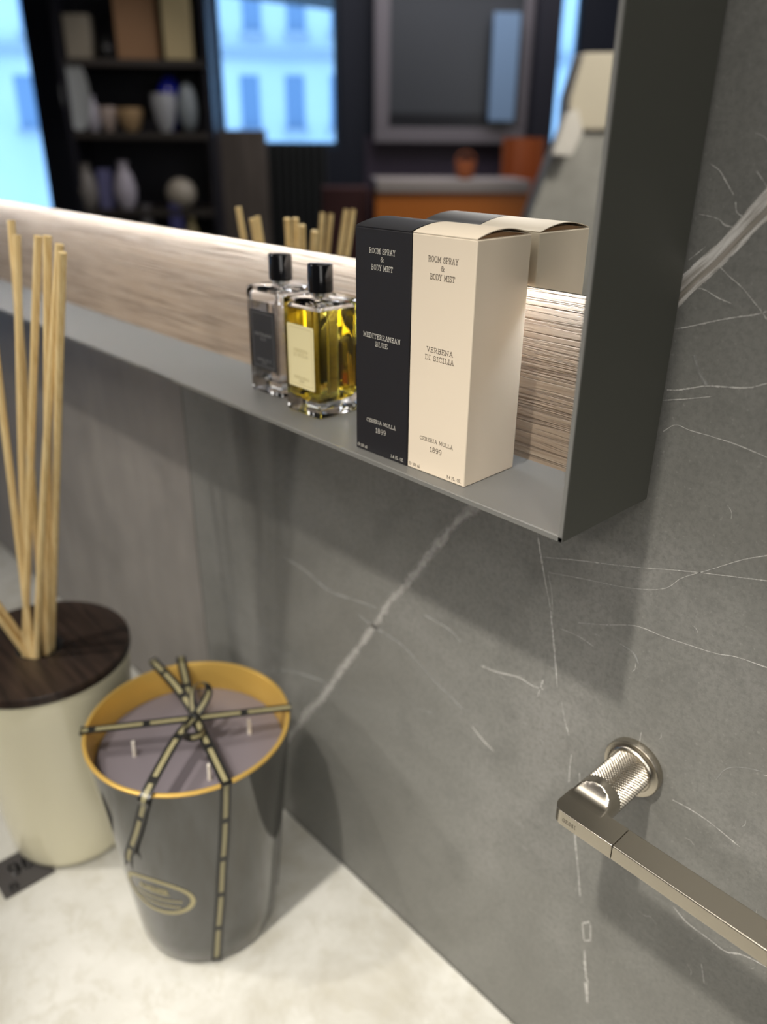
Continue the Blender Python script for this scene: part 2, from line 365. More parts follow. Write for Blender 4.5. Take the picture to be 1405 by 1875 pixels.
# veins of the stone wall: kind, strength, (x, z, width) in metres
VEINS = [
('big', 1.0, [(0.0419, 0.1761, 0.00986), (0.0348, 0.1664, 0.01009), (0.0294, 0.16, 0.00863), (0.0217, 0.1501, 0.00828), (0.0137, 0.1394, 0.00849), (0.0016, 0.126, 0.00877), (-0.0081, 0.1137, 0.0084)]),
('band', 0.85, [(-0.0081, 0.1137, 0.0084), (-0.0355, 0.08, 0.00838), (-0.0951, -0.0071, 0.00824), (-0.1361, -0.0534, 0.00813), (-0.1515, -0.0698, 0.00753), (-0.1786, -0.1089, 0.00663), (-0.2089, -0.1544, 0.00609), (-0.2256, -0.1756, 0.00579), (-0.2432, -0.2069, 0.00599), (-0.2823, -0.2688, 0.00642), (-0.3274, -0.3416, 0.00749), (-0.3577, -0.3832, 0.00903), (-0.3911, -0.4353, 0.00822), (-0.4278, -0.4884, 0.00797)]),
('v', 0.9, [(-0.0784, -0.0532, 0.00114), (-0.0745, -0.0667, 0.00268), (-0.0671, -0.09, 0.00116), (-0.0615, -0.1055, 0.00116), (-0.0576, -0.122, 0.00195), (-0.0514, -0.1495, 0.00277), (-0.0476, -0.1684, 0.0008)]),
('v', 0.5, [(-0.0663, -0.0808, 0.00057), (-0.0614, -0.0942, 0.00096), (-0.0586, -0.1133, 0.00058)]),
('v', 0.8, [(-0.0425, -0.1788, 0.0006), (-0.0384, -0.1914, 0.00121), (-0.033, -0.2038, 0.00242)]),
('v', 0.7, [(-0.0285, -0.2196, 0.00244), (-0.0284, -0.2317, 0.00123), (-0.0276, -0.2456, 0.00207)]),
('v', 0.5, [(-0.0198, -0.231, 0.00122), (-0.0174, -0.2454, 0.00123)]),
('v', 0.7, [(-0.0168, -0.2866, 0.00252), (-0.0127, -0.3064, 0.00212), (-0.008, -0.3262, 0.00171), (-0.0037, -0.3468, 0.00259)]),
('v', 0.6, [(0.0023, -0.3725, 0.00262), (0.0076, -0.3662, 0.00346)]),
('v', 0.5, [(0.0019, -0.373, 0.00175), (0.0056, -0.3887, 0.00176)]),
('v', 0.5, [(0.0088, -0.3676, 0.00173), (0.0114, -0.3861, 0.00175)]),
('v', 0.6, [(0.0057, -0.3898, 0.00264), (0.0112, -0.3844, 0.00262)]),
('v', 0.7, [(0.0076, -0.3997, 0.00221), (0.0117, -0.4222, 0.00402), (0.0152, -0.4321, 0.00314)]),
('v', 0.5, [(0.0138, -0.4336, 0.00629), (0.0177, -0.4537, 0.00363)]),
('v', 0.55, [(-0.0718, -0.07, 0.00076), (-0.0435, -0.0611, 0.00092), (-0.0077, -0.0509, 0.0007), (0.0311, -0.0383, 0.00082), (0.0758, -0.0255, 0.00091)]),
('v', 0.45, [(-0.0659, -0.0798, 0.00057), (-0.0375, -0.0729, 0.00055), (-0.0054, -0.0656, 0.00053), (0.018, -0.0561, 0.00068), (0.0285, -0.0439, 0.00066), (0.0436, -0.032, 0.00064), (0.0604, -0.0186, 0.00077), (0.0727, -0.0109, 0.00075)]),
('v', 0.55, [(-0.0372, -0.1076, 0.00057), (-0.0166, -0.0993, 0.00055), (0.0045, -0.0899, 0.00071), (0.0236, -0.0884, 0.00086), (0.0398, -0.0863, 0.00084), (0.057, -0.0838, 0.00098), (0.0697, -0.0799, 0.00096), (0.087, -0.078, 0.00125)]),
('v', 0.55, [(-0.0518, -0.1192, 0.00058), (-0.0358, -0.1181, 0.00076), (-0.0231, -0.1202, 0.00112)]),
('v', 0.35, [(-0.0048, -0.1082, 0.00145), (0.0057, -0.1102, 0.0018), (0.0107, -0.1162, 0.00108)]),
('v', 0.85, [(-0.0008, 0.0665, 0.00093), (0.0066, 0.0681, 0.00184), (0.0202, 0.0733, 0.0012), (0.0293, 0.075, 0.00147), (0.0437, 0.0776, 0.00144), (0.0529, 0.0819, 0.00113)]),
('v', 0.6, [(-0.0024, 0.06, 0.00094), (0.0091, 0.0633, 0.00092), (0.0258, 0.0687, 0.0006)]),
('v', 0.8, [(-0.0022, 0.1009, 0.0006), (0.0057, 0.1034, 0.00119), (0.0168, 0.1076, 0.00116), (0.028, 0.1116, 0.00114), (0.0402, 0.1152, 0.00139), (0.0453, 0.1176, 0.00138)]),
('v', 0.8, [(0.001, 0.042, 0.00063), (0.0079, 0.0478, 0.00078), (0.0171, 0.0469, 0.00092), (0.0285, 0.0467, 0.00091), (0.0442, 0.0459, 0.00104), (0.0611, 0.0435, 0.00101)]),
('v', 0.6, [(0.0026, 0.1845, 0.00055), (0.0078, 0.1816, 0.00109), (0.0121, 0.1768, 0.00109), (0.0172, 0.1709, 0.00082)]),
('v', 0.5, [(0.019, 0.1675, 0.00109), (0.0205, 0.163, 0.00109), (0.0243, 0.1607, 0.00136)]),
('v', 0.5, [(0.001, 0.1606, 0.00056), (0.0067, 0.16, 0.0007), (0.0122, 0.1588, 0.00083), (0.0156, 0.1564, 0.00139), (0.0206, 0.1557, 0.00055)]),
('v', 0.5, [(-0.0006, 0.1376, 0.00058), (0.0042, 0.142, 0.00086), (0.0072, 0.145, 0.00057)]),
('v', 0.6, [(0.0166, 0.1365, 0.00056), (0.0224, 0.1322, 0.00084), (0.03, 0.1277, 0.00084), (0.0357, 0.123, 0.00083), (0.0426, 0.1172, 0.00111), (0.0461, 0.1136, 0.0011)]),
('v', 0.45, [(0.0045, 0.1239, 0.00044), (0.0106, 0.1238, 0.00072), (0.0188, 0.1207, 0.00114), (0.0266, 0.1187, 0.00057)]),
('v', 0.5, [(0.0265, 0.182, 0.00053), (0.0305, 0.178, 0.00106), (0.033, 0.1752, 0.00106)]),
('v', 0.2, [(0.0116, 0.0889, 0.00179), (0.0157, 0.0806, 0.00269), (0.0216, 0.0742, 0.00239)]),
('v', 0.35, [(-0.384, -0.1955, 0.0028), (-0.3478, -0.1964, 0.0038), (-0.3138, -0.2034, 0.00371), (-0.2813, -0.198, 0.00308), (-0.2433, -0.1906, 0.00247)]),
('v', 0.35, [(-0.2697, -0.2106, 0.00256), (-0.2321, -0.2133, 0.00447), (-0.2107, -0.2143, 0.00243), (-0.1933, -0.2198, 0.00288), (-0.1729, -0.2291, 0.00284), (-0.1499, -0.2363, 0.00233), (-0.134, -0.2413, 0.00184)]),
('v', 0.3, [(-0.1853, -0.1708, 0.00231), (-0.1569, -0.1706, 0.0027), (-0.1415, -0.1763, 0.00178)]),
('v', 0.5, [(-0.1201, -0.188, 0.00132), (-0.1034, -0.1852, 0.00215), (-0.0824, -0.1788, 0.00209), (-0.0693, -0.1792, 0.00165), (-0.0594, -0.1771, 0.00163)]),
('v', 0.4, [(-0.0603, -0.1691, 0.00203), (-0.0634, -0.186, 0.00124)]),
('v', 0.4, [(-0.124, -0.2525, 0.00184), (-0.1115, -0.2591, 0.00319), (-0.0994, -0.2628, 0.00135)]),
('v', 0.6, [(0.0507, -0.2055, 0.00073), (0.0623, -0.2047, 0.00144), (0.0769, -0.2056, 0.00106), (0.0979, -0.2104, 0.00139)]),
('v', 0.3, [(0.0742, -0.1725, 0.00052), (0.0788, -0.1594, 0.00068), (0.0877, -0.152, 0.00067), (0.0986, -0.1475, 0.00066)]),
('v', 0.45, [(0.0671, -0.2938, 0.00115), (0.0789, -0.2993, 0.00191), (0.0951, -0.3002, 0.0015), (0.1068, -0.3006, 0.00221), (0.1167, -0.2938, 0.00217), (0.1322, -0.2897, 0.00177)]),
('v', 0.5, [(0.021, -0.1666, 0.00074), (0.0211, -0.175, 0.00111)]),
('v', 0.25, [(-0.4393, -0.3707, 0.00445), (-0.3949, -0.3433, 0.00425), (-0.3547, -0.3271, 0.00351), (-0.3175, -0.3162, 0.00282)]),
('v', 0.4, [(0.0941, -0.3266, 0.00115), (0.099, -0.3417, 0.00077)]),
]

# ------------------------------------------------------------------ setting
ZC = -0.5588                 # counter top
ZF, ZT = -1.41, 1.40         # floor, ceiling
YM = -0.027                  # mirror face
def catmull(pts, n=8):
    P = [Vector(p) for p in pts]; out = []
    P = [P[0] * 2 - P[1]] + P + [P[-1] * 2 - P[-2]]
    for i in range(1, len(P) - 2):
        for k in range(n):
            t = k / n
            out.append(0.5 * ((2 * P[i]) + (-P[i-1] + P[i+1]) * t + (2*P[i-1] - 5*P[i] + 4*P[i+1] - P[i+2]) * t*t + (-P[i-1] + 3*P[i] - 3*P[i+1] + P[i+2]) * t**3))
    out.append(P[-2]); return out

mb = MB()
JX = -0.562
def wall_rect(x0, x1, mi):
    mb.add([(x0, 0, ZF), (x1, 0, ZF), (x1, 0, ZT), (x0, 0, ZT), (x0, 0.1, ZF), (x1, 0.1, ZF), (x1, 0.1, ZT), (x0, 0.1, ZT)],
           [(0, 1, 2, 3), (5, 4, 7, 6), (4, 0, 3, 7), (1, 5, 6, 2), (3, 2, 6, 7), (4, 5, 1, 0)], mi)
wall_rect(-6.2, JX - 0.001, 1); wall_rect(JX - 0.001, JX + 0.001, 2); wall_rect(JX + 0.001, 2.6, 0)
KM = {'big': (3, 1.35), 'core': (4, 1.0), 'band': (5, 1.75), 'v': (6, 1.05), 'soft': (7, 1.6)}
def strip(kind, pts, y):
    mi, wf = KM[kind]
    c = catmull([(x, z, wd) for x, z, wd in pts], 8)
    vs = []; uvs = []; L = 0.0
    for i, p in enumerate(c):
        a, b_ = c[max(i-1, 0)], c[min(i+1, len(c)-1)]
        t = Vector((b_.x - a.x, b_.y - a.y)).normalized(); nrm = Vector((-t.y, t.x)); hw = abs(p.z) * wf / 2
        if i: L += (Vector((p.x, p.y)) - Vector((c[i-1].x, c[i-1].y))).length
        vs += [(p.x + nrm.x * hw, y, p.y + nrm.y * hw), (p.x - nrm.x * hw, y, p.y - nrm.y * hw)]
        uvs += [(L, 0), (L, 1)]
    fs = [(2*i, 2*i+1, 2*i+3, 2*i+2) for i in range(len(c) - 1)]
    mb.add(vs, fs, mi, uvs)
for k, st, pts in VEINS:
    if k == 'v' and st < 0.4: k = 'soft'
    strip(k, pts, -0.0002 if k != 'big' else -0.00025)
    if k == 'big':
        strip('core', [(x + 0.0012, z - 0.0012, w_ * 0.50) for x, z, w_ in pts], -0.0004)
# small crystalline specks and random hairlines, part of the stone
rv = random.Random(3)
for i in range(46):
    x = rv.uniform(-0.15, 0.16); z = rv.uniform(-0.36, 0.25); a = rv.uniform(0, PI); l = rv.uniform(0.001, 0.006)
    strip('v', [(x, z, .0003), (x + l * math.cos(a), z + l * math.sin(a), .0006), (x + 2 * l * math.cos(a + .3), z + 2 * l * math.sin(a + .3), .0003)], -0.00018)
for i in range(6):
    x = rv.uniform(-0.35, 0.16); z = rv.uniform(-0.5, 0.2); a = rv.uniform(-0.9, 0.1); l = rv.uniform(0.015, 0.035)
    p = [(x, z, .0004)]
    for k in range(4):
        a += rv.uniform(-.5, .5); x += l * math.cos(a) * .6; z += l * math.sin(a) * .6; p.append((x, z, rv.uniform(.0004, .0011)))
    strip('soft', p, -0.00015)
mb.build('wall_back', [M_wall, M_wall2, M_darkline, M_vbig, M_vcore, M_vband, M_vfine, M_vsoft], kind='structure', fix=False)

# view into the shop as the mirror shows it: direction frame of the far wall
AZ = math.radians(52)
NV = Vector((-math.sin(AZ), -math.cos(AZ), 0)); TV = Vector((math.cos(AZ), -math.sin(AZ), 0))
O2 = Vector((CAM.x, 2 * YM - CAM.y, CAM.z)); RZ = math.atan2(TV.y, TV.x)
def seen(px, py, D):
    """point at distance D in front of the far-wall direction, met by the mirrored line of sight"""
    u, v_ = (px - 702.5) / F_PX, (py - 937.5) / F_PX
    d = Vector([RW[0][i] * u + RW[1][i] * v_ + RW[2][i] for i in range(3)]); d.y = -d.y
    return O2 + d * (D / d.dot(NV))
def rect(x0, x1, y0, y1, D):
    xm, ym = (x0 + x1) / 2, (y0 + y1) / 2
    u0 = seen(x0, ym, D).dot(TV); u1 = seen(x1, ym, D).dot(TV)
    return u0, u1, seen(xm, y1, D).z, seen(xm, y0, D).z
UO = O2.dot(TV); 
def wp(u, D, z): # world point from (along wall, distance, height)
    return O2 + TV * (u - UO) + NV * D + Vector((0, 0, z - O2.z))
M_navy = mat('navy paint', (0.010, 0.013, 0.024), 0.6)
M_frame_blue = mat('dark blue metal frame', (0.012, 0.030, 0.060), 0.4)
M_floor = mat('grey resin floor', (0.10, 0.095, 0.09), 0.4)
v = coords(M_floor); setc(M_floor, ramp(M_floor, noise(M_floor, v, 3, 4), [(0.3, (0.08, 0.077, 0.072)), (0.7, (0.13, 0.12, 0.115))]))
M_ceil = mat('dark ceiling', (0.06, 0.06, 0.06), 0.8)
M_plum = mat('plum grey paint', (0.055, 0.040, 0.062), 0.6)
M_pane = mat('window glass', (1, 1, 1), 0.0, trans=1.0, ior=1.02)
M_stucco = mat('pale stucco', (0.70, 0.74, 0.78), 0.8)
v = coords(M_stucco); setc(M_stucco, ramp(M_stucco, noise(M_stucco, v, 0.5, 3), [(0.3, (0.62, 0.68, 0.74)), (0.7, (0.78, 0.80, 0.82))]))
M_facwin = mat('facade window glass', (0.22, 0.30, 0.42), 0.3)
M_faccorn = mat('facade cornice', (0.42, 0.45, 0.50), 0.8)

mb = MB(); mb.box((-7.5, -6.6, ZF - 0.1), (2.7, 0.1, ZF)); mb.build('floor', M_floor, kind='structure')
mb = MB(); mb.box((-7.5, -6.6, ZT), (2.7, 0.1, ZT + 0.1)); mb.build('ceiling', M_ceil, kind='structure')
mb = MB(); mb.box((2.6, -6.6, ZF), (2.7, 0, ZT)); mb.build('wall_right', M_navy, kind='structure')
mb = MB(); mb.box((-1.9, -6.7, ZF), (2.7, -6.6, ZT)); mb.build('wall_front', M_navy, kind='structure')
DW = 5.2
wins = [(-130, 72, -260, 620), (386, 622, -230, 272), (1024, 1064, -200, 330)]
mb = MB(); segs = []
ua = -4.6 + UO; ub = 4.9 + UO
rects = sorted([rect(*w_, DW) for w_ in wins])
cur = ua
def far_piece(u0, u1, z0, z1):
    a = wp(u0, DW, z0); mb.prism([wp(u0, DW, z0), wp(u1, DW, z0), wp(u1, DW, z1), wp(u0, DW, z1)], NV * 0.12)
for r_ in rects:
    u0, u1, z0, z1 = r_; z0 = max(z0, ZF + 0.02); z1 = min(z1, ZT - 0.05)
    far_piece(cur, u0, ZF, ZT)
    if z0 > ZF + 0.03: far_piece(u0, u1, ZF, z0)
    far_piece(u0, u1, z1, ZT)
    cur = u1
    segs.append((u0, u1, z0, z1))
far_piece(cur, ub, ZF, ZT)
mb.build('wall_left', M_navy, kind='structure')
for i, (u0, u1, z0, z1) in enumerate(segs):
    fr = MB(); d = 0.035 if i != 2 else 0.012
    for a, b_, c, e in ((u0, u0 + d, z0, z1), (u1 - d, u1, z0, z1), (u0 + d, u1 - d, z0, z0 + d), (u0 + d, u1 - d, z1 - d, z1)):
        fr.prism([wp(a, DW + .03, c), wp(b_, DW + .03, c), wp(b_, DW + .03, e), wp(a, DW + .03, e)], NV * 0.05)
    fo = fr.build('window_%d' % (i + 1), M_frame_blue, kind='structure')
    pn = MB(); pn.prism([wp(u0 + d, DW + .05, z0 + d), wp(u1 - d, DW + .05, z0 + d), wp(u1 - d, DW + .05, z1 - d), wp(u0 + d, DW + .05, z1 - d)], NV * 0.005)
    pn.build('pane', M_pane, fo)
# plum band of wall below the framed panel
mb = MB(); u0, u1, z0, z1 = rect(668, 930, 250, 345, DW)
mb.prism([wp(u0, DW - .012, z0 - .6), wp(u1, DW - .012, z0 - .6), wp(u1, DW - .012, z1), wp(u0, DW - .012, z1)], NV * 0.012)
mb.build('trim_1', M_plum, kind='structure')

def far_thing(name, x0, x1, y0, y1, D, label, cat, group=None):
    u0, u1, z0, z1 = rect(x0, x1, y0, y1, D)
    o = thing(name, wp((u0 + u1) / 2, D, z0), label, cat, group, RZ)
    return o, u1 - u0, z1 - z0

# building across the street
DB = 14.0
o, W_, H_ = far_thing('building', -150, 1250, -480, 620, DB, 'pale building across the street, seen through the shop windows in the mirror', 'building')
wmb = MB(); wmb.box((-W_/2, -1.0, 0), (W_/2, 0, H_)); wmb.build('facade_wall', M_stucco, o)
uc = (rect(-150, 1250, -480, 620, DB)[0] + rect(-150, 1250, -480, 620, DB)[1]) / 2; zb = o.location.z
def fac(x0, x1, y0, y1):
    u0, u1, z0, z1 = rect(x0, x1, y0, y1, DB); return u0 - uc, u1 - uc, z0 - zb, z1 - zb
a, b_, c, e = fac(380, 640, 88, 108)
cm = MB(); cm.box((-W_/2, 0, c), (W_/2, 0.12, e)); cm.build('cornice', M_faccorn, o)
for k in range(-5, 7):
    for (ya, yb) in ((138, 236), (-60, 58)):
        xx = 442 + k * 82
        a, b_, c, e = fac(xx, xx + 34, ya, yb)
        wm = MB(); wm.box((a, -0.02, c), (b_, 0.02, e)); wm.build('window', M_facwin, o)
        sm = MB(); sm.box((a - .05, 0, c - .08), (b_ + .05, 0.10, c)); sm.build('window_sill', M_faccorn, o)

# ------------------------------------------------------------------ mirror cabinet
XL, D0, ZTOP = -1.62, -0.09, 0.88
cab = thing('mirror_cabinet', (XL / 2, D0 / 2, 0), 'long grey wall cabinet with an open shelf below its mirror', 'mirror cabinet')
def cabp(name, a, b_, m, bev=0.0005, **k):
    mb = MB(); o_ = cab.location
    mb.box((a[0] - o_.x, a[1] - o_.y, a[2] - o_.z), (b_[0] - o_.x, b_[1] - o_.y, b_[2] - o_.z))
    return mb.build(name, m, cab, bevel=bev, **k)
GAP = -0.0045
mb = MB(); o_ = cab.location
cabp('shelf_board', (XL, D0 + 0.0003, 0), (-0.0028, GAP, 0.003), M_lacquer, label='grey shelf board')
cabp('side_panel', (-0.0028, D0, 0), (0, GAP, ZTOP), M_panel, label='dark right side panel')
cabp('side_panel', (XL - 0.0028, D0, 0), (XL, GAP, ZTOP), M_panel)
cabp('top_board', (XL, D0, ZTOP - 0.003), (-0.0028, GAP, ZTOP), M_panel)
cabp('front_edge', (XL, D0 - 0.0006, 0.0002), (-0.0001, D0 + 0.0002, 0.0028), M_edge, None)
cabp('front_edge', (-0.0026, D0 - 0.0006, 0.0002), (-0.0002, D0 + 0.0002, ZTOP), M_edge, None)
cabp('back_panel', (XL, -0.012, 0.003), (-0.0028, GAP, 0.135), M_oak, None, label='limed oak back panel')
cabp('mirror', (XL, YM, 0.1165), (-0.0028, YM + 0.004, ZTOP - 0.003), M_mirror, None, label='mirror pane')
cabp('mirror_edge', (XL, YM + 0.0003, 0.1158), (-0.0028, YM + 0.0043, 0.1165), M_mirror_edge, None)
cabp('mirror_housing', (XL, YM + 0.004, 0.127), (-0.0028, GAP, ZTOP - 0.003), M_carcass, None)
cabp('led_strip', (XL + 0.02, YM + 0.0050, 0.1240), (-0.006, YM + 0.0125, 0.1268), M_led, None, label='glowing light strip behind the mirror edge')
cabp('wall_bracket', (XL + 0.015, GAP, 0.015), (-0.015, -0.0003, ZTOP - 0.015), M_carcass, None)

# ------------------------------------------------------------------ cartons on the shelf
def carton(loc, rz, w_, d_, h_, m, ink, label, title, lines_w, group=None):
    t_ = thing('perfume_box', loc, label, 'box', group, rz)
    mb = MB(); mb.box((0, 0, 0), (w_, d_, h_)); mb.build('body', m, t_, bevel=0.0006, seg=3)
    # arched tuck lid
    mb = MB(); n = 22; th = 0.00045; top = []; bot = []
    for k in range(n + 1):
        y = 0.0002 + (d_ - 0.0008) * k / n
        z = h_ + 0.0002 + 0.0040 * math.sin(PI * min(1, (k / n) * 1.02)) ** 0.85
        top.append((y, z + th)); bot.append((y, z))
    loop = top + bot[::-1]
    mb.prism([(0.0004, y, z) for y, z in loop], (w_ - 0.0008, 0, 0))
    mb.build('lid', m, t_, smooth=50)
    # tuck flap going down inside the back edge, dust flap under the arch with its shade painted brown
    mb = MB(); mb.prism([(0.001, 0.001, h_ + 0.0001)] + [(0.001, 0.001 + (d_ * 0.94) * k / 10, h_ + 0.0001 + 0.0022 * math.sin(PI * k / 10)) for k in range(1, 10)] + [(0.001, d_ * 0.95, h_ + 0.0001)], (w_ - 0.004, 0, 0))
    mb.build('dust_flap', M_flap_shade, t_)
    face = lambda x, y: (x, -0.00012, y)
    cx = w_ / 2
    def block(rows):
        b2 = MB()
        for (s, wd, hh, zz, xx, ar) in rows: write(b2, s, xx, zz, wd, hh, face, arch=ar)
        b2.build('lettering', ink, t_, fix=False)
    block([('ROOM SPRAY', .0222, .0030, h_ - .0126, cx, 0), ('&', .0026, .0027, h_ - .0172, cx, 0), ('BODY MIST', .0184, .0030, h_ - .0222, cx, 0)])
    block([(title[0], lines_w[0], .0028, h_ - .0640, cx, 0), (title[1], lines_w[1], .0028, h_ - .0688, cx, 0)])
    block([('CERERIA MOLL\u00c1', .0272, .0022, h_ - .1200, cx, 0.0004), ('1899', .0096, .0031, h_ - .1258, cx, 0)])
    block([('\u212e', .0024, .0022, .0030, .0026, 0), ('100 ml', .0062, .0019, .0029, .0078, 0)])
    block([('3.4 FL. OZ.', .0118, .0020, .0030, w_ - .0084, 0)])
    return t_
carton((-0.12816, -0.08008, 0.0031), 0.0234, 0.0479, 0.0483, 0.1429, M_card_cream, M_ink_dark,
       'cream carton with dark lettering, right of the black carton on the shelf', ('VERBENA', 'DI SICILIA'), (.0205, .0225))
carton((-0.17640, -0.08146, 0.0031), 0.0180, 0.0478, 0.0483, 0.1429, M_card_black, M_ink_white,
       'black carton with cream lettering, left of the cream carton on the shelf', ('MEDITERRANEAN', 'BLUE'), (.0330, .0108))

# ------------------------------------------------------------------ glass spray bottles
def rrect(w_, d_, r, n=5):
    pts = []
    for cx, cy, a0 in ((w_/2 - r, d_/2 - r, 0), (-w_/2 + r, d_/2 - r, 90), (-w_/2 + r, -d_/2 + r, 180), (w_/2 - r, -d_/2 + r, 270)):
        for k in range(n + 1):
            a = math.radians(a0 + 90 * k / n); pts.append((cx + r * math.cos(a), cy + r * math.sin(a)))
    return pts
def loft(mb, rings, mi=0, cap0=True, cap1=True):
    n = len(rings[0]); vs = [p for r_ in rings for p in r_]; fs = []
    for j in range(len(rings) - 1):
        for k in range(n): fs.append((j*n + k, j*n + (k+1) % n, (j+1)*n + (k+1) % n, (j+1)*n + k))
    if cap0: fs.append(tuple(range(n))[::-1])
    if cap1: fs.append(tuple(range((len(rings)-1)*n, len(rings)*n)))
    mb.add(vs, fs, mi)
def ring(w_, d_, r, z): return [(x, y, z) for x, y in rrect(w_, d_, r)]
def bottle(loc, rz, liq, liq_top, lab_m, print_m, title, label, capdx=0.0):
    t_ = thing('spray_bottle', loc, label, 'bottle', None, rz)
    W2, D2, H = 0.0406, 0.0400, 0.0856
    mb = MB()
    outer = [ring(W2 - .003, D2 - .003, .0015, 0), ring(W2 - .0006, D2 - .0006, .0016, .0010), ring(W2, D2, .0018, .0025), ring(W2, D2, .0018, H - .003),
             ring(W2 - .0006, D2 - .0006, .0018, H - .0012), ring(W2 - .004, D2 - .004, .0018, H), ring(.016, .016, .0079, H + .0002), ring(.0135, .0135, .0067, H + .0006), ring(.0135, .0135, .0067, H + .003)]
    loft(mb, outer)
    inner = [ring(.024, .024, .006, .0105), ring(W2 - .009, D2 - .009, .005, .0112), ring(W2 - .0056, D2 - .0056, .0035, .0135), ring(W2 - .005, D2 - .005, .003, .018), ring(W2 - .005, D2 - .005, .003, H - .007),
             ring(W2 - .008, D2 - .008, .004, H - .0042), ring(.012, .012, .0059, H - .0034)]
    mi0 = MB(); loft(mi0, inner)
    n0 = len(mb.v); mb.v += mi0.v; mb.f += [tuple(i + n0 for i in f[::-1]) for f in mi0.f]; mb.mi += mi0.mi
    g_ = mb.build('glass_body', M_glass, t_, smooth=35, fix=False)
    mb = MB(); e = 0.00005
    lr = [ring(.024, .024, .006, .0105 - e), ring(W2 - .009 + 2*e, D2 - .009 + 2*e, .005, .0112 - e), ring(W2 - .0056 + 2*e, D2 - .0056 + 2*e, .0035, .0135), ring(W2 - .005 + 2*e, D2 - .005 + 2*e, .003, .018), ring(W2 - .005 + 2*e, D2 - .005 + 2*e, .003, liq_top)]
    loft(mb, lr); mb.build('liquid', liq, t_, smooth=35)
    mb = MB(); mb.tube([(0, 0, .014), (0, 0, H)], .0009, 8); mb.build('dip_tube', M_lab_line if liq is M_clear else M_lab_gold, t_, smooth=60)
    mb = MB(); mb.lathe([(.0060, H + .0005), (.0068, H + .0012), (.0068, H + .0042), (.0060, H + .0046)], 32); mb.build('collar', M_collar, t_, smooth=40)
    mb = MB(); mb.lathe([(.0086, H + .0036), (.0093, H + .0042), (.0093, H + .0225), (.0089, H + .0234), (.0080, H + .0238), (0, H + .0239)], 48); mb.build('cap', M_cap, t_, smooth=40)
    # label on the front face
    lw, z0, z1 = .0312, .0205, .0675; y0 = -D2/2 - .0003
    mb = MB(); mb.prism([(x, y0, z + (z0 + z1)/2) for x, z in rrect(lw, z1 - z0, .0012, 3)], (0, .0003, 0))
    lb = mb.build('paper_label', lab_m, t_)
    face = lambda x, y: (x, y0 - .00006, y)
    mb = MB(); q = .0022; a0, a1, b0, b1 = -lw/2 + q, lw/2 - q, z0 + q, z1 - q; tk = .00022
    for r_ in ((a0, a1, b0, b0 + tk), (a0, a1, b1 - tk, b1), (a0, a0 + tk, b0, b1), (a1 - tk, a1, b0, b1)):
        mb.add([face(r_[0], r_[2]), face(r_[1], r_[2]), face(r_[1], r_[3]), face(r_[0], r_[3])], [(0, 1, 2, 3)])
    zc_ = (z0 + z1) / 2 + .003
    write(mb, title[0], 0, zc_ + .0016, .0170 if len(title[0]) < 10 else .0215, .0021, face)
    write(mb, title[1], 0, zc_ - .0018, .0170 if len(title[1]) > 6 else .0070, .0021, face)
    write(mb, 'CERERIA MOLL\u00c1', 0, z0 + .0078, .0190, .0017, face, arch=.0003); write(mb, '1899', 0, z0 + .0050, .0062, .0019, face)
    mb.build('label_print', print_m, lb, fix=False)
    return t_
bottle((-0.2570, -0.0450, 0.0031), 0.0, M_amber, 0.0790, M_lab_cream, M_lab_gold, ('VERBENA', 'DI SICILIA'),
       'square glass bottle of golden yellow liquid with cream label and black cap')
bottle((-0.3190, -0.0352, 0.0031), 0.02, M_clear, 0.0740, M_lab_black, M_lab_line, ('MEDITERRANEAN', 'BLUE'),
       'square clear glass bottle with black label and black cap, behind the yellow bottle')

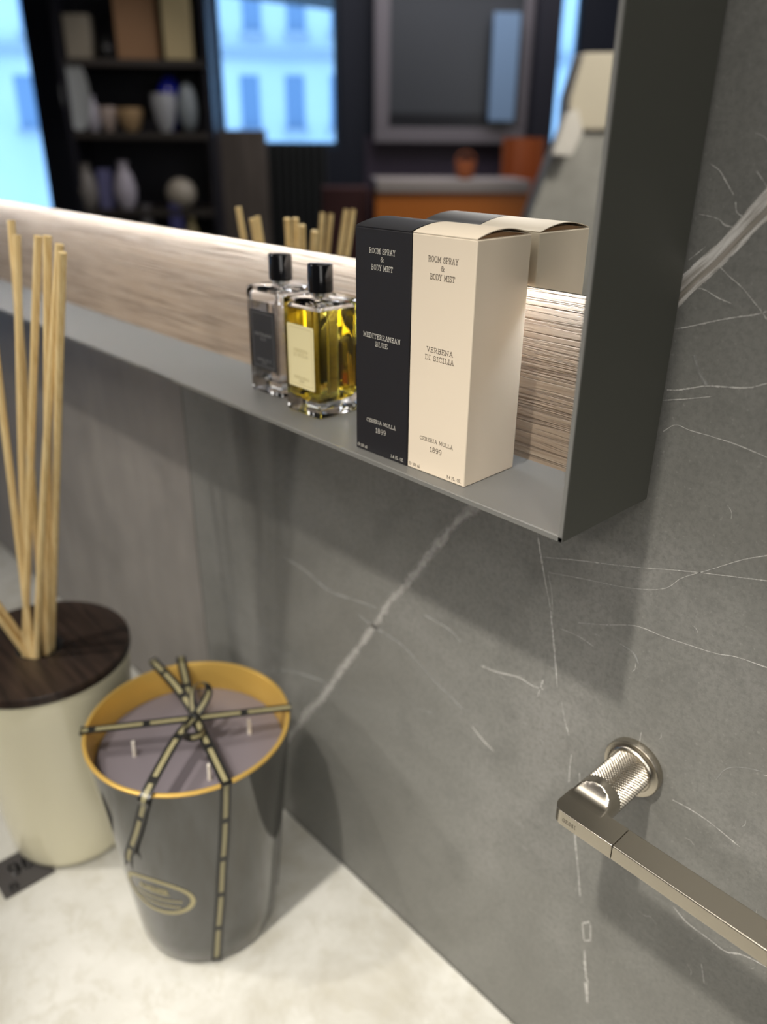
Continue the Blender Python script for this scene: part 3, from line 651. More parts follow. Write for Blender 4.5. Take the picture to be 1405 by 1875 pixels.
# ------------------------------------------------------------------ towel bar
PX, PZ = 0.0210, -0.1955
tb = thing('towel_bar', (PX, 0, PZ), 'brushed nickel towel bar with knurled round post on the stone wall', 'towel rail')
M_knurl = M_nickel
def post(cx, sgn):
    rot = lambda r, a, y: (cx + r * math.cos(a), y, r * math.sin(a))
    def lathe_y(prof, n, fn=None):
        vs = []; fs = []; m = len(prof)
        for j, (r, y) in enumerate(prof):
            for k in range(n):
                a = 2 * PI * k / n; rr = r if fn is None else fn(r, a, y)
                vs.append(rot(rr, a, y))
        for j in range(m - 1):
            for k in range(n): fs.append((j*n + k, j*n + (k+1) % n, (j+1)*n + (k+1) % n, (j+1)*n + k))
        fs.append(tuple(range(n))[::-1]); fs.append(tuple(range((m-1)*n, m*n)))
        return vs, fs
    mb = MB(); mb.add(*lathe_y([(.0207, -0.0002), (.0210, -.0010), (.0210, -.0055), (.0204, -.0064), (.0175, -.0066), (.0165, -.0072), (.0158, -.0085)], 72))
    mb.build('rosette', M_nickel, tb, smooth=35)
    nK = 38; pitch = 2 * PI / nK
    def kn(r, a, y):
        s1 = a / pitch + y / 0.0024; s2 = a / pitch - y / 0.0024
        t1 = abs((s1 % 1) - .5) * 2; t2 = abs((s2 % 1) - .5) * 2
        fade = min(1, (-y - .0080) / .0008, (.0425 + y) / .0008); fade = max(0, fade)
        return r + 0.00050 * fade * (min(t1, t2, .62) * 2.6 - .9)
    mb = MB(); mb.add(*lathe_y([(.0143, -.0070 - .0360 * k / 200) for k in range(201)], 456, kn))
    mb.build('knurled_post', M_knurl, tb, smooth=30)
    # elbow: round collar cut down to a flat arm
    R_ = .0146; n = 64; sects = []
    for y, h in [(-.0425, R_ - .0004), (-.0430, R_), (-.0485, R_), (-.0490, R_ - .0003), (-.0500, .0128), (-.0510, .0110), (-.0525, .0090), (-.0545, .0074), (-.0570, .0062), (-.0600, .0056), (-.0640, .0055)]:
        rg = R_ if y < -.0427 else R_ - .0004
        sects.append([(cx + rg * math.cos(2*PI*k/n), y, max(-h, min(h, rg * math.sin(2*PI*k/n)))) for k in range(n)])
    mb = MB(); loft(mb, sects)
    # flat arm with rounded outer corner
    xo = cx - sgn * .0143; rr = .0085; yf, yb = -.0775, -.0585; xe = cx + sgn * .0300
    out = [(xo, -.0560)]
    for k in range(9):
        a = PI + (PI / 2) * k / 8
        out.append((xo + sgn * (rr + rr * math.cos(a)), yf + rr + rr * math.sin(a)))
    out += [(xe, yf), (xe, yb), (cx + sgn * .0143, yb), (cx + sgn * .0143, -.0560)]
    mb.prism([(x, y, -.0055) for x, y in out], (0, 0, .011))
    el = mb.build('elbow', M_nickel, tb, smooth=40, bevel=.0007, seg=3)
    return xe, yf, yb, el
xe, yf, yb, el = post(0.0, 1)
xe2, _, _, _ = post(0.50, -1)
mb = MB(); mb.box((xe + .00015, yf + .0001, -.0056), (xe2 - .00015, yb - .0001, .0056)); mb.build('bar', M_nickel, tb, bevel=.0008, seg=3)
mb = MB(); write(mb, 'G E S S I'.replace(' ', ''), -0.0005, -0.0004, .0098, .0026, lambda x, y: (x, yf - .00008, y), stroke=.09, track=.25)
mb.build('engraved_lettering', M_nickel_dark, el, fix=False)

# ------------------------------------------------------------------ stone counter
mb = MB(); mb.box((-1.75, -0.52, -0.06), (0.75, 0.0, 0))
ct = mb.build('countertop', M_counter, label='cream mottled stone counter fixed along the grey wall', cat='counter', bevel=.002)
ct.location = (0, -0.0005, ZC)
mb = MB(); mb.box((-1.70, -0.47, 0), (0.70, -0.0, ZC - 0.0605 - ZF - 0.1))
vu = thing('vanity_unit', (0, -0.002, ZF + 0.1), 'dark grey vanity unit carrying the cream stone counter', 'cabinet')
mb.build('body', M_panel, vu)
for k in range(3):
    mb = MB(); x0 = -1.695 + k * .8; mb.box((x0, -.488, .01), (x0 + .79, -.4705, ZC - 0.0605 - ZF - .11)); dr = mb.build('drawer', M_panel, vu, bevel=.001)
    mb = MB(); mb.box((x0 + .3, -.494, .60), (x0 + .49, -.488, .612)); mb.build('handle', M_nickel, dr)
mb = MB(); mb.box((-1.65, -0.42, -0.1), (0.65, -0.0, 0)); mb.build('plinth', M_carcass, vu)

# ------------------------------------------------------------------ large candle
CC = Vector((-0.353, -0.1415, ZC)); HV = 0.2508; RB, RT = 0.0703, 0.0955
def rad(z): return RB + (RT - RB) * z / HV
cn = thing('candle', CC, 'large dark glass candle with gold inside, tied with a black and gold ribbon', 'candle')
mb = MB()
prof = [(0, .0002), (RB - .012, .0002), (RB - .005, .0010), (RB - .0015, .004), (rad(.009), .009)]
prof += [(rad(z), z) for z in (.03, .08, .13, .18, .22, HV - .003)] + [(RT - .0002, HV - .0015)]
prof += [(RT - .0030, HV - .0015), (rad(.21) - .003, .21), (rad(.02) - .003, .02), (0, .02)]
mb.lathe(prof, 96); mb.build('vessel', M_smoke, cn, smooth=40)
mb = MB(); mb.lathe([(RT + .0001, HV - .0028), (RT + .0003, HV - .0006), (RT - .0010, HV), (RT - .0030, HV), (RT - .0040, HV - .0012), (rad(.205) - .0042, .205), (rad(.205) - .0034, .205), (RT - .0032, HV - .003)], 96, closed=True)
mb.build('gold_lining', M_gold, cn, smooth=40)
ZW = .222
mb = MB(); mb.lathe([(rad(.20) - .0045, .2), (rad(ZW) - .0048, ZW - .0008), (rad(ZW) - .008, ZW), (.03, ZW - .0004), (0, ZW - .0003)], 72); mb.build('wax', M_wax, cn, smooth=40)
for wx, wy in ((-.375, -.189), (-.328, -.091), (-.301, -.153), (-.419, -.111)):
    x, y = wx - CC.x, wy - CC.y
    mb = MB(); mb.tube([(x, y, ZW - .003), (x + .0004, y, ZW + .006), (x - .0003, y + .0006, ZW + .0165)], .0017, 8, r1=.0014); mb.build('wick', M_wick, cn, smooth=60)
def ribbon(path, wid, up, name='ribbon', n=8, phase=0.0, pitch=.050, vcut=False):
    """flat band along path (local to the candle); up(i-th point) gives its face normal"""
    c = catmull(path, n); mb = MB(); top = []; uvs = []; L = 0.0; th = .00035; bot = []
    for i, p in enumerate(c):
        t_ = (c[min(i+1, len(c)-1)] - c[max(i-1, 0)]).normalized()
        nn = Vector(up(p)).normalized(); s_ = t_.cross(nn).normalized(); nn = s_.cross(t_).normalized()
        if i: L += (p - c[i-1]).length
        for sgn in (-1, 1):
            top.append(p + s_ * sgn * wid / 2 + nn * th); bot.append(p + s_ * sgn * wid / 2 - nn * th); uvs.append(((L + phase) / pitch, 0 if sgn < 0 else 1))
    if vcut:
        e = c[-1] - c[-2]; mid = (top[-1] + top[-2]) / 2 - (c[-1] - c[-3]).normalized() * wid * .8
    m = len(c); fs = [(2*i, 2*i+1, 2*i+3, 2*i+2) for i in range(m - 1 - (1 if vcut else 0))]
    mb.add(top, fs, 0, uvs); mb.add(bot, [f[::-1] for f in fs], 0, uvs)
    if vcut:
        td = (c[-1] - c[-2]).normalized(); a, b_ = top[-4], top[-3]; mid = (a + b_) / 2
        mb.add([a, mid + td * .001, a + td * wid * 1.1, b_, b_ + td * wid * 1.1], [(0, 1, 2), (1, 3, 4)], 0, [uvs[-4]] * 5)
    for side in (0, 1):
        k = 2 * (m - (1 if vcut else 0))
        vs = []; 
        for i in range(k // 2): vs += [top[2*i + side], bot[2*i + side]]
        mb.add(vs, [(2*i, 2*i+1, 2*i+3, 2*i+2) for i in range(k//2 - 1)], 0, [uvs[0]] * len(vs))
    return mb.build(name, M_ribbon, cn, smooth=60, fix=False)
def cpt(th, z, off=.0006):
    a = math.radians(th); r = rad(z) + off; return Vector((r * math.cos(a), r * math.sin(a), z))
KN = Vector((0.0065, 0.0035, HV + .007))           # the knot above the opening
upo = lambda p: (0, 0, 1)
def upmix(p):
    r = Vector((p.x, p.y, 0)); 
    if p.z > HV - .002 and r.length < RT + .001: return Vector((0, 0, 1)) + (r.normalized() * .4 if r.length > RT - .004 else Vector((0, 0, 0)))
    return r.normalized() + Vector((0, 0, .15))
# across, left rim to right rim
pl = cpt(-123, HV, .001) + Vector((0, 0, .001)); pr = cpt(58.5, HV, .001) + Vector((0, 0, .001))
ribbon([cpt(-123, .02), cpt(-123, .10), cpt(-123, .20), cpt(-123, HV - .004), pl, pl * .97 + KN * .03, (pl + KN) / 2 + Vector((0, 0, -.001)), KN - Vector((0, 0, .002))], .0098, upmix)
ribbon([KN - Vector((0, 0, .002)), (pr + KN) / 2 + Vector((0, 0, -.001)), pr * .97 + KN * .03, pr, cpt(58.5, HV - .004), cpt(58.5, .20), cpt(58.5, .10), cpt(58.5, .02)], .0098, upmix)
# across, back rim over the knot to the front and down
pb = cpt(153.5, HV, .001) + Vector((0, 0, .001)); pf = cpt(-11, HV, .001) + Vector((0, 0, .001))
ribbon([cpt(153.5, .02), cpt(153.5, .12), cpt(153.5, HV - .004), pb, pb * .97 + KN * .03, (pb + KN) / 2 + Vector((0, 0, .001)), KN], .0098, upmix)
ribbon([KN, (pf + KN) / 2, pf * .97 + KN * .03, pf, cpt(-11.3, HV - .004), cpt(-13.5, .19), cpt(-16, .15), cpt(-19, .10), cpt(-23, .05), cpt(-26.5, .006)], .0100, upmix, phase=.004)
# loose tails
pt_ = cpt(-51, HV, .002) + Vector((0, 0, .003))
ribbon([KN + Vector((.001, .001, .001)), KN * .6 + pt_ * .4 + Vector((0, 0, .006)), pt_, cpt(-54, HV - .014, .003), cpt(-62, HV - .050, .003), cpt(-72, HV - .086, .004), cpt(-73, HV - .096, .005)], .0100, upmix, phase=.012, vcut=True)
p2 = cpt(169, HV, .002) + Vector((0, 0, .005))
ribbon([KN + Vector((-.002, .002, .002)), KN * .55 + p2 * .45 + Vector((0, 0, .008)), p2, p2 + Vector((-.006, .001, .001))], .0098, lambda p: (.2, -.3, 1), phase=.02)
# bow loops and knot
def loop(dirv, length, wide, rise, name='bow_loop'):
    d = Vector(dirv).normalized(); s_ = Vector((-d.y, d.x, 0)); pts = []
    for k in range(9):
        a = k / 8; r = math.sin(PI * a)
        pts.append(KN + d * length * r + s_ * wide * math.sin(2 * PI * a) + Vector((0, 0, rise * r)))
    ribbon(pts, .0085, lambda p: (p - (KN + d * length * .5)).normalized() + Vector((.001, 0, 0)), name, 6)
loop((-.9, 1.2, 0), .026, .008, .020)
loop((.9, -.55, 0), .034, .009, .004)
mb = MB()
for a, b_, c_, r_ in ((.006, .0045, .0045, 0.3),):
    vs = []; fs = []; n = 16; m = 9
    for j in range(m + 1):
        ph = PI * j / m
        for k in range(n): 
            th_ = 2 * PI * k / n; q = 1 + .12 * math.sin(3 * th_ + 2 * ph)
            vs.append(KN + Vector((a * q * math.sin(ph) * math.cos(th_), b_ * q * math.sin(ph) * math.sin(th_), c_ * math.cos(ph))))
    for j in range(m):
        for k in range(n): fs.append((j*n + k, j*n + (k+1) % n, (j+1)*n + (k+1) % n, (j+1)*n + k))
    mb.add(vs, fs)
mb.build('knot', mat('black satin knot', (0.012, 0.012, 0.011), 0.35), cn, smooth=60)
# oval emblem printed on the glass
OV_T, OV_Z, OV_W, OV_H = -62.0, .1080, .076, .051
def onv(x, z, off=.0004):
    zz = OV_Z + z; th_ = math.radians(OV_T) + x / rad(zz); r = rad(zz) + off
    return Vector((r * math.cos(th_), r * math.sin(th_), zz))
mb = MB(); n = 72
vs = []
for k in range(n):
    a = 2 * PI * k / n
    for q in (1.0, .88 if True else 1): 
        ww, hh = (OV_W / 2, OV_H / 2) if q == 1.0 else (OV_W / 2 - .0044, OV_H / 2 - .0044)
        vs.append(onv(ww * math.cos(a), hh * math.sin(a)))
mb.add(vs, [(2*k, 2*k+1, 2*((k+1) % n)+1, 2*((k+1) % n)) for k in range(n)])
M_print = mat('gold print', (0.42, 0.37, 0.20), 0.45, 0.2)
write(mb, 'AMBER', -.002, .0085, .032, .0070, lambda x, y: onv(x, y), stroke=.2)
for zz, ww in ((-.0035, .052), (-.0120, .046)):
    for k in range(14):
        x0 = -ww / 2 + ww * k / 14; x1 = x0 + ww / 14 * .8
        mb.add([onv(x0, zz - .0013), onv(x1, zz - .0013), onv(x1, zz + .0013), onv(x0, zz + .0013)], [(0, 1, 2, 3)])
mb.build('oval_emblem', M_print, cn, fix=False)

# ------------------------------------------------------------------ reed diffuser
DC = Vector((-0.561, -0.199, ZC)); HD = .2448
df = thing('reed_diffuser', DC, 'large cream vessel with dark wood lid holding reeds, behind the candle', 'reed diffuser')
def radd(z): return .0700 + (.0915 - .0700) * z / HD
mb = MB(); prof = [(0, .0002), (.058, .0002), (.0655, .0012), (.0690, .0045), (radd(.012), .012)] + [(radd(z), z) for z in (.04, .10, .16, .21, HD - .002)] + [(radd(HD) - .0008, HD)] + [(radd(HD) - .004, HD), (radd(.03) - .004, .03), (0, .03)]
mb.lathe(prof, 96); mb.build('vessel', M_cream_gloss, df, smooth=40)
mb = MB(); mb.lathe([(.024, HD + .0004), (.0918, HD + .0004), (.0928, HD + .0014), (.0928, HD + .0098), (.0920, HD + .0110), (.0900, HD + .0112), (.026, HD + .0112), (.024, HD + .0104)], 96, closed=True); mb.build('lid', M_lid, df, smooth=40)
mb = MB(); mb.lathe([(.0245, HD - .02), (.0240, HD + .0105), (.0222, HD + .0105), (.0225, HD - .02)], 48, closed=True); mb.build('neck', M_carcass, df, smooth=40)

REEDS = [((-0.568, -0.147, 0.1249), (-0.5521, -0.1952, -0.303), 'pale reed whose tip stands highest, leftmost of the upright reeds'),
 ((-0.5484, -0.151, 0.1143), (-0.556, -0.2129, -0.303), 'pale reed with its tip just right of the highest reed'),
 ((-0.4906, -0.1545, 0.1185), (-0.5603, -0.2147, -0.303), 'pale reed, left one of the two touching at their tips'),
 ((-0.4748, -0.153, 0.1198), (-0.5479, -0.1952, -0.303), 'pale reed, right one of the two touching at their tips'),
 ((-0.4604, -0.15, 0.1145), (-0.543, -0.2088, -0.303), 'pale reed close beside the rightmost reed, its tip a little higher'),
 ((-0.4463, -0.1545, 0.1099), (-0.5532, -0.1889, -0.303), 'pale reed furthest right in the diffuser, leaning to the cabinet'),
 ((-0.5721, -0.1735, 0.1138), (-0.549, -0.211, -0.303), 'pale reed crossing behind the upright ones from the left photo edge'),
 ((-0.6546, -0.3326, 0.1039), (-0.5640, -0.2150, -0.303), None), ((-0.6473, -0.3413, 0.1026), (-0.5720, -0.2138, -0.303), None),
 ((-0.6227, -0.3466, 0.1093), (-0.5660, -0.2080, -0.303), None), ((-0.6167, -0.3535, 0.1094), (-0.5570, -0.2155, -0.303), None)]
for k, (tip, base, lab) in enumerate(REEDS):
    tip, base = Vector(tip), Vector(base); d = (tip - base)
    bot = base - d.normalized() * .05; mb = MB(); rr = .0034
    mid = (tip + bot) / 2 + Vector((rv.uniform(-.002, .002), rv.uniform(-.002, .002), 0))
    mb.tube([Vector(p) - base for p in catmull([bot, mid, tip], 6)], rr, 14)
    o = mb.build('reed_stick', M_reed, label=lab or 'pale reed splayed low towards the left edge of the photo', cat='reed', group='splayed reeds at the photo edge' if lab is None else 'upright reeds in the diffuser', smooth=50)
    o.location = base

# price card on the counter
pc = thing('price_card', (-0.5350, -0.2745, ZC + .0002), 'small dark card with pale marks lying beside the cream vessel', 'price card')
mb = MB(); mb.box((-.0275, -.0275, 0), (.0275, .0275, .0016)); mb.build('card', mat('charcoal card', (0.055, 0.050, 0.048), 0.5), pc, bevel=.0004)
mb = MB()
write(mb, '98', 0, .004, .026, .017, lambda x, y: (-y - .002, x + .002, .00172), stroke=.2)
write(mb, '8', 0, 0, .011, .011, lambda x, y: (-y + .018, x - .014, .00172), stroke=.2)
mb.build('marks', mat('pale grey print', (0.22, 0.22, 0.22), 0.6), pc, fix=False)

# ------------------------------------------------------------------ shop behind, as the mirror shows it
def far_box(name, x0, x1, y0, y1, D, depth, m, label, cat, group=None, bev=.004):
    o, w_, h_ = far_thing(name, x0, x1, y0, y1, D, label, cat, group)
    mb = MB(); mb.box((-w_/2, -depth, 0), (w_/2, 0, h_)); mb.build('body', m, o, bevel=bev)
    return o, w_, h_
def zat(px, py, D): return seen(px, py, D).z
M_shelf_dark = mat('near black shelving', (0.012, 0.012, 0.020), 0.5)
M_shelf_edge = mat('brown shelf edge', (0.050, 0.042, 0.036), 0.5)
def fm(n, c, r=.6, me=0.0): return mat(n, c, r, me)
DS = 4.5
o, W_, H_ = far_thing('shelving_unit', 98, 370, -420, 460, DS, 'tall dark shelving unit with brown shelf edges, left of the window', 'shelves')
o.location.z = ZF; H_ = ZT - ZF - .05
mb = MB(); mb.box((-W_/2, -.34, 0), (W_/2, -.32, H_)); mb.build('back_panel', M_shelf_dark, o)
for sx in (-1, 1):
    mb = MB(); mb.box((sx * W_/2 - .015, -.34, 0), (sx * W_/2 + .015, 0, H_)); mb.build('upright', M_shelf_dark, o)
sh_z = {}
for py in (-150, 108, 242, 384, 530, 680):
    z = zat(240, py, DS) - ZF; sh_z[py] = z + ZF
    mb = MB(); mb.box((-W_/2 + .015, -.32, z - .03), (W_/2 - .015, 0, z)); mb.build('shelf', M_shelf_edge, o)
def item(name, x0, x1, y0, shelf, m, label, cat, shape='box', D=DS - .0, inset=.08, group=None):
    u0, u1, z0, z1 = rect(x0, x1, y0, y0 + 10, D + inset); zb = sh_z[shelf]; h_ = max(.03, z1 - zb); w_ = u1 - u0
    t_ = thing(name, wp((u0 + u1)/2, D + inset, zb + .001), label, cat, group, RZ)
    mb = MB()
    if shape == 'box':
        mb.box((-w_/2, -.05, 0), (w_/2, .05, h_)); mb.build('body', m, t_, bevel=.004)
    elif shape == 'vase':
        r = w_/2; mb.lathe([(r*.5, 0), (r*.9, h_*.2), (r, h_*.45), (r*.7, h_*.75), (r*.35, h_*.88), (r*.45, h_)], 24); mb.build('body', m, t_, smooth=50)
        mb = MB(); mb.lathe([(r*.44, h_), (r*.52, h_ + .006), (r*.40, h_ + .007)], 24); mb.build('rim', m, t_, smooth=50)
    elif shape == 'bowl':
        r = w_/2; mb.lathe([(r*.4, 0), (r*.75, h_*.25), (r, h_*.75), (r*.97, h_), (r*.9, h_), (r*.7, h_*.35), (0, h_*.2)], 28); mb.build('body', m, t_, smooth=50)
    elif shape == 'plate':
        r = h_/2; vs = []; n = 32
        pr = [(0, -.004), (r*.7, -.004), (r, .008), (r, .012), (r*.7, .002), (0, .002)]
        for q, yy in pr:
            for k in range(n): vs.append((q * .55 * w_ / h_ * 2 * math.cos(2*PI*k/n) * .9, yy, r + q * math.sin(2*PI*k/n)))
        fs = [(j*n + k, j*n + (k+1) % n, (j+1)*n + (k+1) % n, (j+1)*n + k) for j in range(5) for k in range(n)]
        mb.add(vs, fs); mb.build('dish', m, t_, smooth=50)
        mb = MB(); mb.box((-.03, -.03, 0), (.03, .02, .006)); mb.build('stand', M_shelf_dark, t_)
    elif shape == 'ball':
        r = w_/2; k_ = h_ / 2; mb.lathe([(r * math.sin(PI*j/10) + (1e-4 if j in (0, 10) else 0), k_ - k_ * math.cos(PI*j/10)) for j in range(11)], 28); mb.build('body', m, t_, smooth=80)
        mb = MB(); mb.lathe([(r*.3, 0), (r*.3, .008)], 20); mb.build('base', M_shelf_dark, t_)
    return t_
item('box', 118, 165, 28, 108, fm('beige card', (.36, .32, .25)), 'beige box at the left end of the top visible shelf', 'box')
item('box', 104, 122, 60, 108, fm('indigo card', (.05, .05, .22)), 'indigo box beside the beige box on the top visible shelf', 'box', inset=.12)
item('serving_board', 205, 282, -30, 108, fm('warm brown wood', (.36, .20, .10)), 'warm brown wooden board leaning on the top visible shelf', 'board')
item('vase', 180, 205, 70, 108, fm('black ceramic', (.02, .02, .02), .3), 'small black vase beside the brown wooden board', 'vase', 'vase', inset=.02)
item('box', 293, 345, -30, 108, fm('pale yellow card', (.62, .50, .27)), 'tall pale yellow box at the right end of the shelf', 'box', inset=.05)
item('plate', 104, 158, 106, 242, fm('white porcelain', (.50, .53, .54), .2), 'white oval plate standing at the left of the second shelf', 'plate', 'plate', inset=.02)
item('jar', 152, 182, 178, 242, fm('lilac white ceramic', (.50, .48, .55), .3), 'lilac white jar on the second shelf, right of the oval plate', 'jar', 'vase', inset=.05)
item('bowl', 180, 214, 196, 242, fm('pink beige ceramic', (.52, .42, .37), .4), 'pink beige bowl on the second shelf', 'bowl', 'bowl', inset=.05)
item('basket', 214, 262, 198, 242, fm('tan wicker', (.46, .31, .16), .8), 'tan basket in the middle of the second shelf', 'basket', 'bowl', inset=.05)
item('globe', 284, 332, 138, 242, fm('cobalt glass', (.02, .03, .45), .15), 'cobalt blue ball vase on the second shelf', 'vase', 'ball', inset=.14)
item('bowl', 276, 322, 172, 242, fm('silver glass', (.45, .46, .48), .2), 'silver bowl in front of the blue ball on the second shelf', 'bowl', 'bowl', inset=.03)
item('teapot', 322, 360, 152, 242, fm('grey glass', (.30, .34, .36), .2), 'grey round pot at the right end of the second shelf', 'pot', 'ball', inset=.05)
item('vase', 134, 176, 302, 384, fm('grey ceramic', (.26, .24, .22), .4), 'grey vase at the left of the third shelf', 'vase', 'vase', inset=.05)
item('box', 180, 204, 310, 384, fm('lavender card', (.17, .17, .34)), 'lavender box on the third shelf', 'box', inset=.08)
item('vase', 203, 246, 298, 384, fm('white lilac ceramic', (.55, .51, .58), .3), 'white lilac vase in the middle of the third shelf', 'vase', 'vase', inset=.05)
item('bowl', 302, 358, 326, 384, fm('cream ceramic', (.46, .41, .33), .4), 'cream round bowl at the right of the third shelf', 'bowl', 'ball', inset=.05)
item('bowl', 246, 288, 378, 530, fm('stone grey ceramic', (.22, .21, .22), .4), 'grey jar at the left of the lowest visible shelf', 'jar', 'vase', inset=.05)
item('box', 312, 334, 372, 530, fm('blue card', (.08, .08, .25)), 'dark blue box on the lowest visible shelf', 'box', inset=.05)
item('vase', 334, 366, 392, 530, fm('yellow beige ceramic', (.50, .42, .22), .5), 'yellow beige jar at the right of the lowest visible shelf', 'jar', 'vase', inset=.05)

M_taupe = mat('taupe wood', (0.13, 0.105, 0.085), 0.6)
v = coords(M_taupe, (8, 1, .6)); setc(M_taupe, ramp(M_taupe, noise(M_taupe, v, 6, 4), [(0.3, (0.095, 0.075, 0.060)), (0.7, (0.17, 0.14, 0.115))]))
def full(name, x0, x1, ytop, D, depth, m, label, cat):
    o, w_, h_ = far_thing(name, x0, x1, max(ytop, 20), max(ytop, 20) + 200, D, label, cat); zt = zat((x0 + x1)/2, ytop, D); o.location.z = ZF + .001
    mb = MB(); mb.box((-w_/2, -depth, 0), (w_/2, 0, min(zt, ZT - .02) - ZF)); mb.build('body', m, o, bevel=.003); return o
full('column', 368, 392, -600, 4.7, .06, mat('brown column paint', (0.055, 0.043, 0.036), .6), 'narrow brown column between shelving and window', 'column')
full('cabinet', 400, 490, 238, 4.80, .15, M_taupe, 'taupe wooden cabinet below the left part of the window', 'cabinet')
# curtain
o, w_, h_ = far_thing('curtain', 488, 600, 272, 460, 5.06, 'dark grey pleated curtain hanging below the window', 'curtain'); zt = o.location.z + h_; o.location.z = ZF + .02
mb = MB(); n = 60; top = zt - ZF; pts = []
for k in range(n + 1): pts.append((-w_/2 + w_ * k / n, .015 * math.sin(k * .9)))
for k in range(n, -1, -1): pts.append((-w_/2 + w_ * k / n, .015 * math.sin(k * .9) - .004))
mb.prism([(x, y, 0) for x, y in pts], (0, 0, top)); mb.build('cloth', mat('dark grey cloth', (.032, .034, .032), .9), o, smooth=60)
full('armchair', 592, 676, 345, 4.4, .25, mat('maroon cloth', (.035, .010, .010), .9), 'dark maroon seat back below the window, mostly in shadow', 'seat')

# framed glass panel
o, w_, h_ = far_thing('framed_mirror', 686, 984, -60, 262, 5.1, 'large framed glass panel with pale grey frame on the far wall', 'framed panel')
M_frame = mat('pale mauve grey frame', (.20, .18, .19), .5)
f_ = .115 * w_
for nm, a, b_ in (('frame_rail', (-w_/2, -.05, 0), (w_/2, 0, f_ * .75)), ('frame_rail', (-w_/2, -.05, h_ - f_ * .9), (w_/2, 0, h_)), ('frame_stile', (-w_/2, -.05, f_ * .75), (-w_/2 + f_ * .8, 0, h_ - f_ * .9)), ('frame_stile', (w_/2 - f_ * .8, -.05, f_ * .75), (w_/2, 0, h_ - f_ * .9))):
    mb = MB(); mb.box(a, b_); mb.build(nm, M_frame, o, bevel=.004)
mb = MB(); mb.box((-w_/2 + f_ * .5, -.045, f_ * .5), (w_/2 - f_ * .5, -.03, h_ - f_ * .5)); mb.build('glass', mat('grey tinted glass', (.055, .060, .068), .3, 0, .5), o)
mb = MB(); mb.box((-w_/2 + f_ * .8, -.03, f_ * .85), (w_/2 - f_ * 1.6, -.012, f_ * 1.45)); mb.build('lower_bar', mat('black bar', (.006, .007, .012), .3), o)
o, w_, h_ = far_box('reflection_strip', 900, 948, 22, 222, 5.04, .015, mat('painted window reflection', (.22, .34, .50), .8), 'pale blue strip painting a window reflection in the framed panel', 'painted reflection', bev=.002)  # solid strip painting the window reflection in the framed glass
# orange desk and what stands on it
o = full('reception_desk', 688, 962, 353, 4.2, .35, mat('orange lacquer', (.40, .12, .018), .35), 'orange desk with pale top, below the framed panel', 'desk')
u0, u1, z0, z1 = rect(684, 966, 328, 352, 4.2)
mb = MB(); mb.box((-(u1-u0)/2, -.37, zat(825, 353, 4.2) - ZF), ((u1-u0)/2, .02, zat(825, 330, 4.2) - ZF)); mb.build('desk_top', mat('pale grey stone top', (.26, .23, .22), .4), o, bevel=.005)
zt = zat(825, 330, 4.2)
t_ = thing('basket', wp(seen(853, 320, 4.3).dot(TV), 4.32, zt + .001), 'small orange basket standing on the orange desk', 'basket', rz=RZ)
mb = MB(); mb.lathe([(.03, 0), (.048, .03), (.052, .085), (.047, .085), (.03, .01), (0, .01)], 24); mb.build('bowl', mat('orange cord', (.32, .09, .03), .8), t_, smooth=50)
mb = MB(); mb.tube([(.048 * math.cos(a * PI / 10), 0, .08 + .045 * math.sin(a * PI / 10)) for a in range(11)], .005, 8); mb.build('handle', mat('dark orange cord', (.20, .06, .02), .8), t_, smooth=60)
# orange stool
o, w_, h_ = far_thing('bar_stool', 918, 992, 252, 345, 4.75, 'orange bar stool with curved back, behind the desk end', 'stool')
zs = o.location.z; o.location.z = ZF; M_or = mat('orange leather', (.34, .09, .025), .5)
mb = MB(); pts = [(w_/2 * math.cos(PI + PI * k / 16), .02 + .16 * math.sin(PI + PI * k / 16) * 1.0) for k in range(17)]
pts2 = [(x * .88, .02 + (y - .02) * .86) for x, y in pts][::-1]
mb.prism([(x, y, zs - ZF - .03) for x, y in pts + pts2], (0, 0, h_ + .03)); mb.build('backrest', M_or, o, smooth=50)
mb = MB(); mb.lathe([(.10, zs - ZF - .09), (w_/2, zs - ZF - .08), (w_/2, zs - ZF - .03), (.10, zs - ZF - .02), (0, zs - ZF - .02)], 32); mb.build('seat', M_or, o, smooth=40)
mb = MB(); mb.lathe([(.18, 0), (.18, .012), (.03, .03), (.025, zs - ZF - .09)], 32); mb.build('pedestal', M_carcass, o, smooth=40)
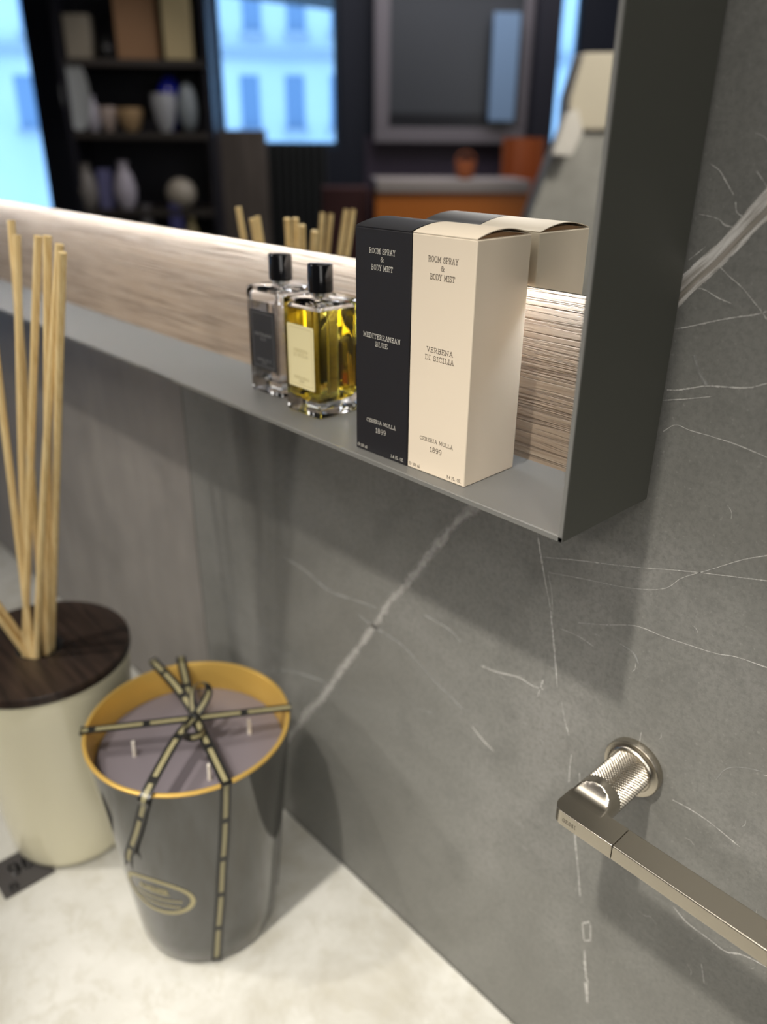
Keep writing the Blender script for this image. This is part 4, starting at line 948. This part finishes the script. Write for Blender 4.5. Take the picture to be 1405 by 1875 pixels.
full('pillar', 984, 1023, -600, 4.95, .2, mat('near black column paint', (.012, .012, .020), .6), 'near black pillar right of the framed panel', 'column')
# stone clad display block, close to the mirror on the right
DD = 2.7; o = thing('display_block', wp(seen(1080, 300, DD).dot(TV), DD, ZF + .001), 'tall grey stone display block with cream upper slab, at the right of the mirror', 'display stand', rz=RZ)
uo = seen(1080, 300, DD).dot(TV)
def loc2(px, py): p = seen(px, py, DD); return (p.dot(TV) - uo, p.z - ZF)
def outl(pts, y): return [(a, y, b_) for a, b_ in pts]
M_grst = mat('pale grey stone', (.34, .33, .29), .6); v = coords(M_grst); setc(M_grst, ramp(M_grst, noise(M_grst, v, 14, 5), [(.3, (.28, .27, .24)), (.7, (.38, .365, .33))]))
mb = MB(); g = [loc2(*p) for p in ((1200, 236), (1042, 244), (1012, 290), (965, 410), (935, 600))]; g = [g[0]] + g[1:] + [(g[-1][0] - .15, .001), (g[0][0] + .05, .001)]
mb.prism(outl(g, -.10), (0, .10, 0)); mb.build('stone_body', M_grst, o, bevel=.006)
mb = MB(); g = [loc2(*p) for p in ((1200, 96), (1066, 98), (1040, 180), (1035, 240), (1200, 238))]
mb.prism(outl(g, -.09), (0, .11, 0)); mb.build('cream_slab', mat('cream stone', (.54, .48, .37), .5), o, bevel=.006)
mb = MB(); g = [loc2(*p) for p in ((1046, 200), (1024, 214), (998, 284), (1036, 288), (1056, 244))]
mb.prism(outl(g, .021), (0, .05, 0)); mb.build('folded_cloth', mat('white cloth', (.66, .62, .56), .8), o, bevel=.006)
# unseen spots added to brighten the reflected shop
p = wp(uo + .3, 1.6, 1.2); spot('fill_on_display', p, wp(uo, DD, .1), 38, 45, .8, .04, WARM)
p = wp(UO - .9, 3.4, 1.25); spot('fill_on_shelving', p, wp(rect(112, 368, 0, 300, DS)[0] + .3, DS, .15), 9, 50, .9, .04, (1, .9, .85))
p = wp(UO + .55, 3.4, 1.25); spot('fill_on_desk', p, wp(UO + .55, 4.3, -.1), 30, 42, .9, .04, WARM)
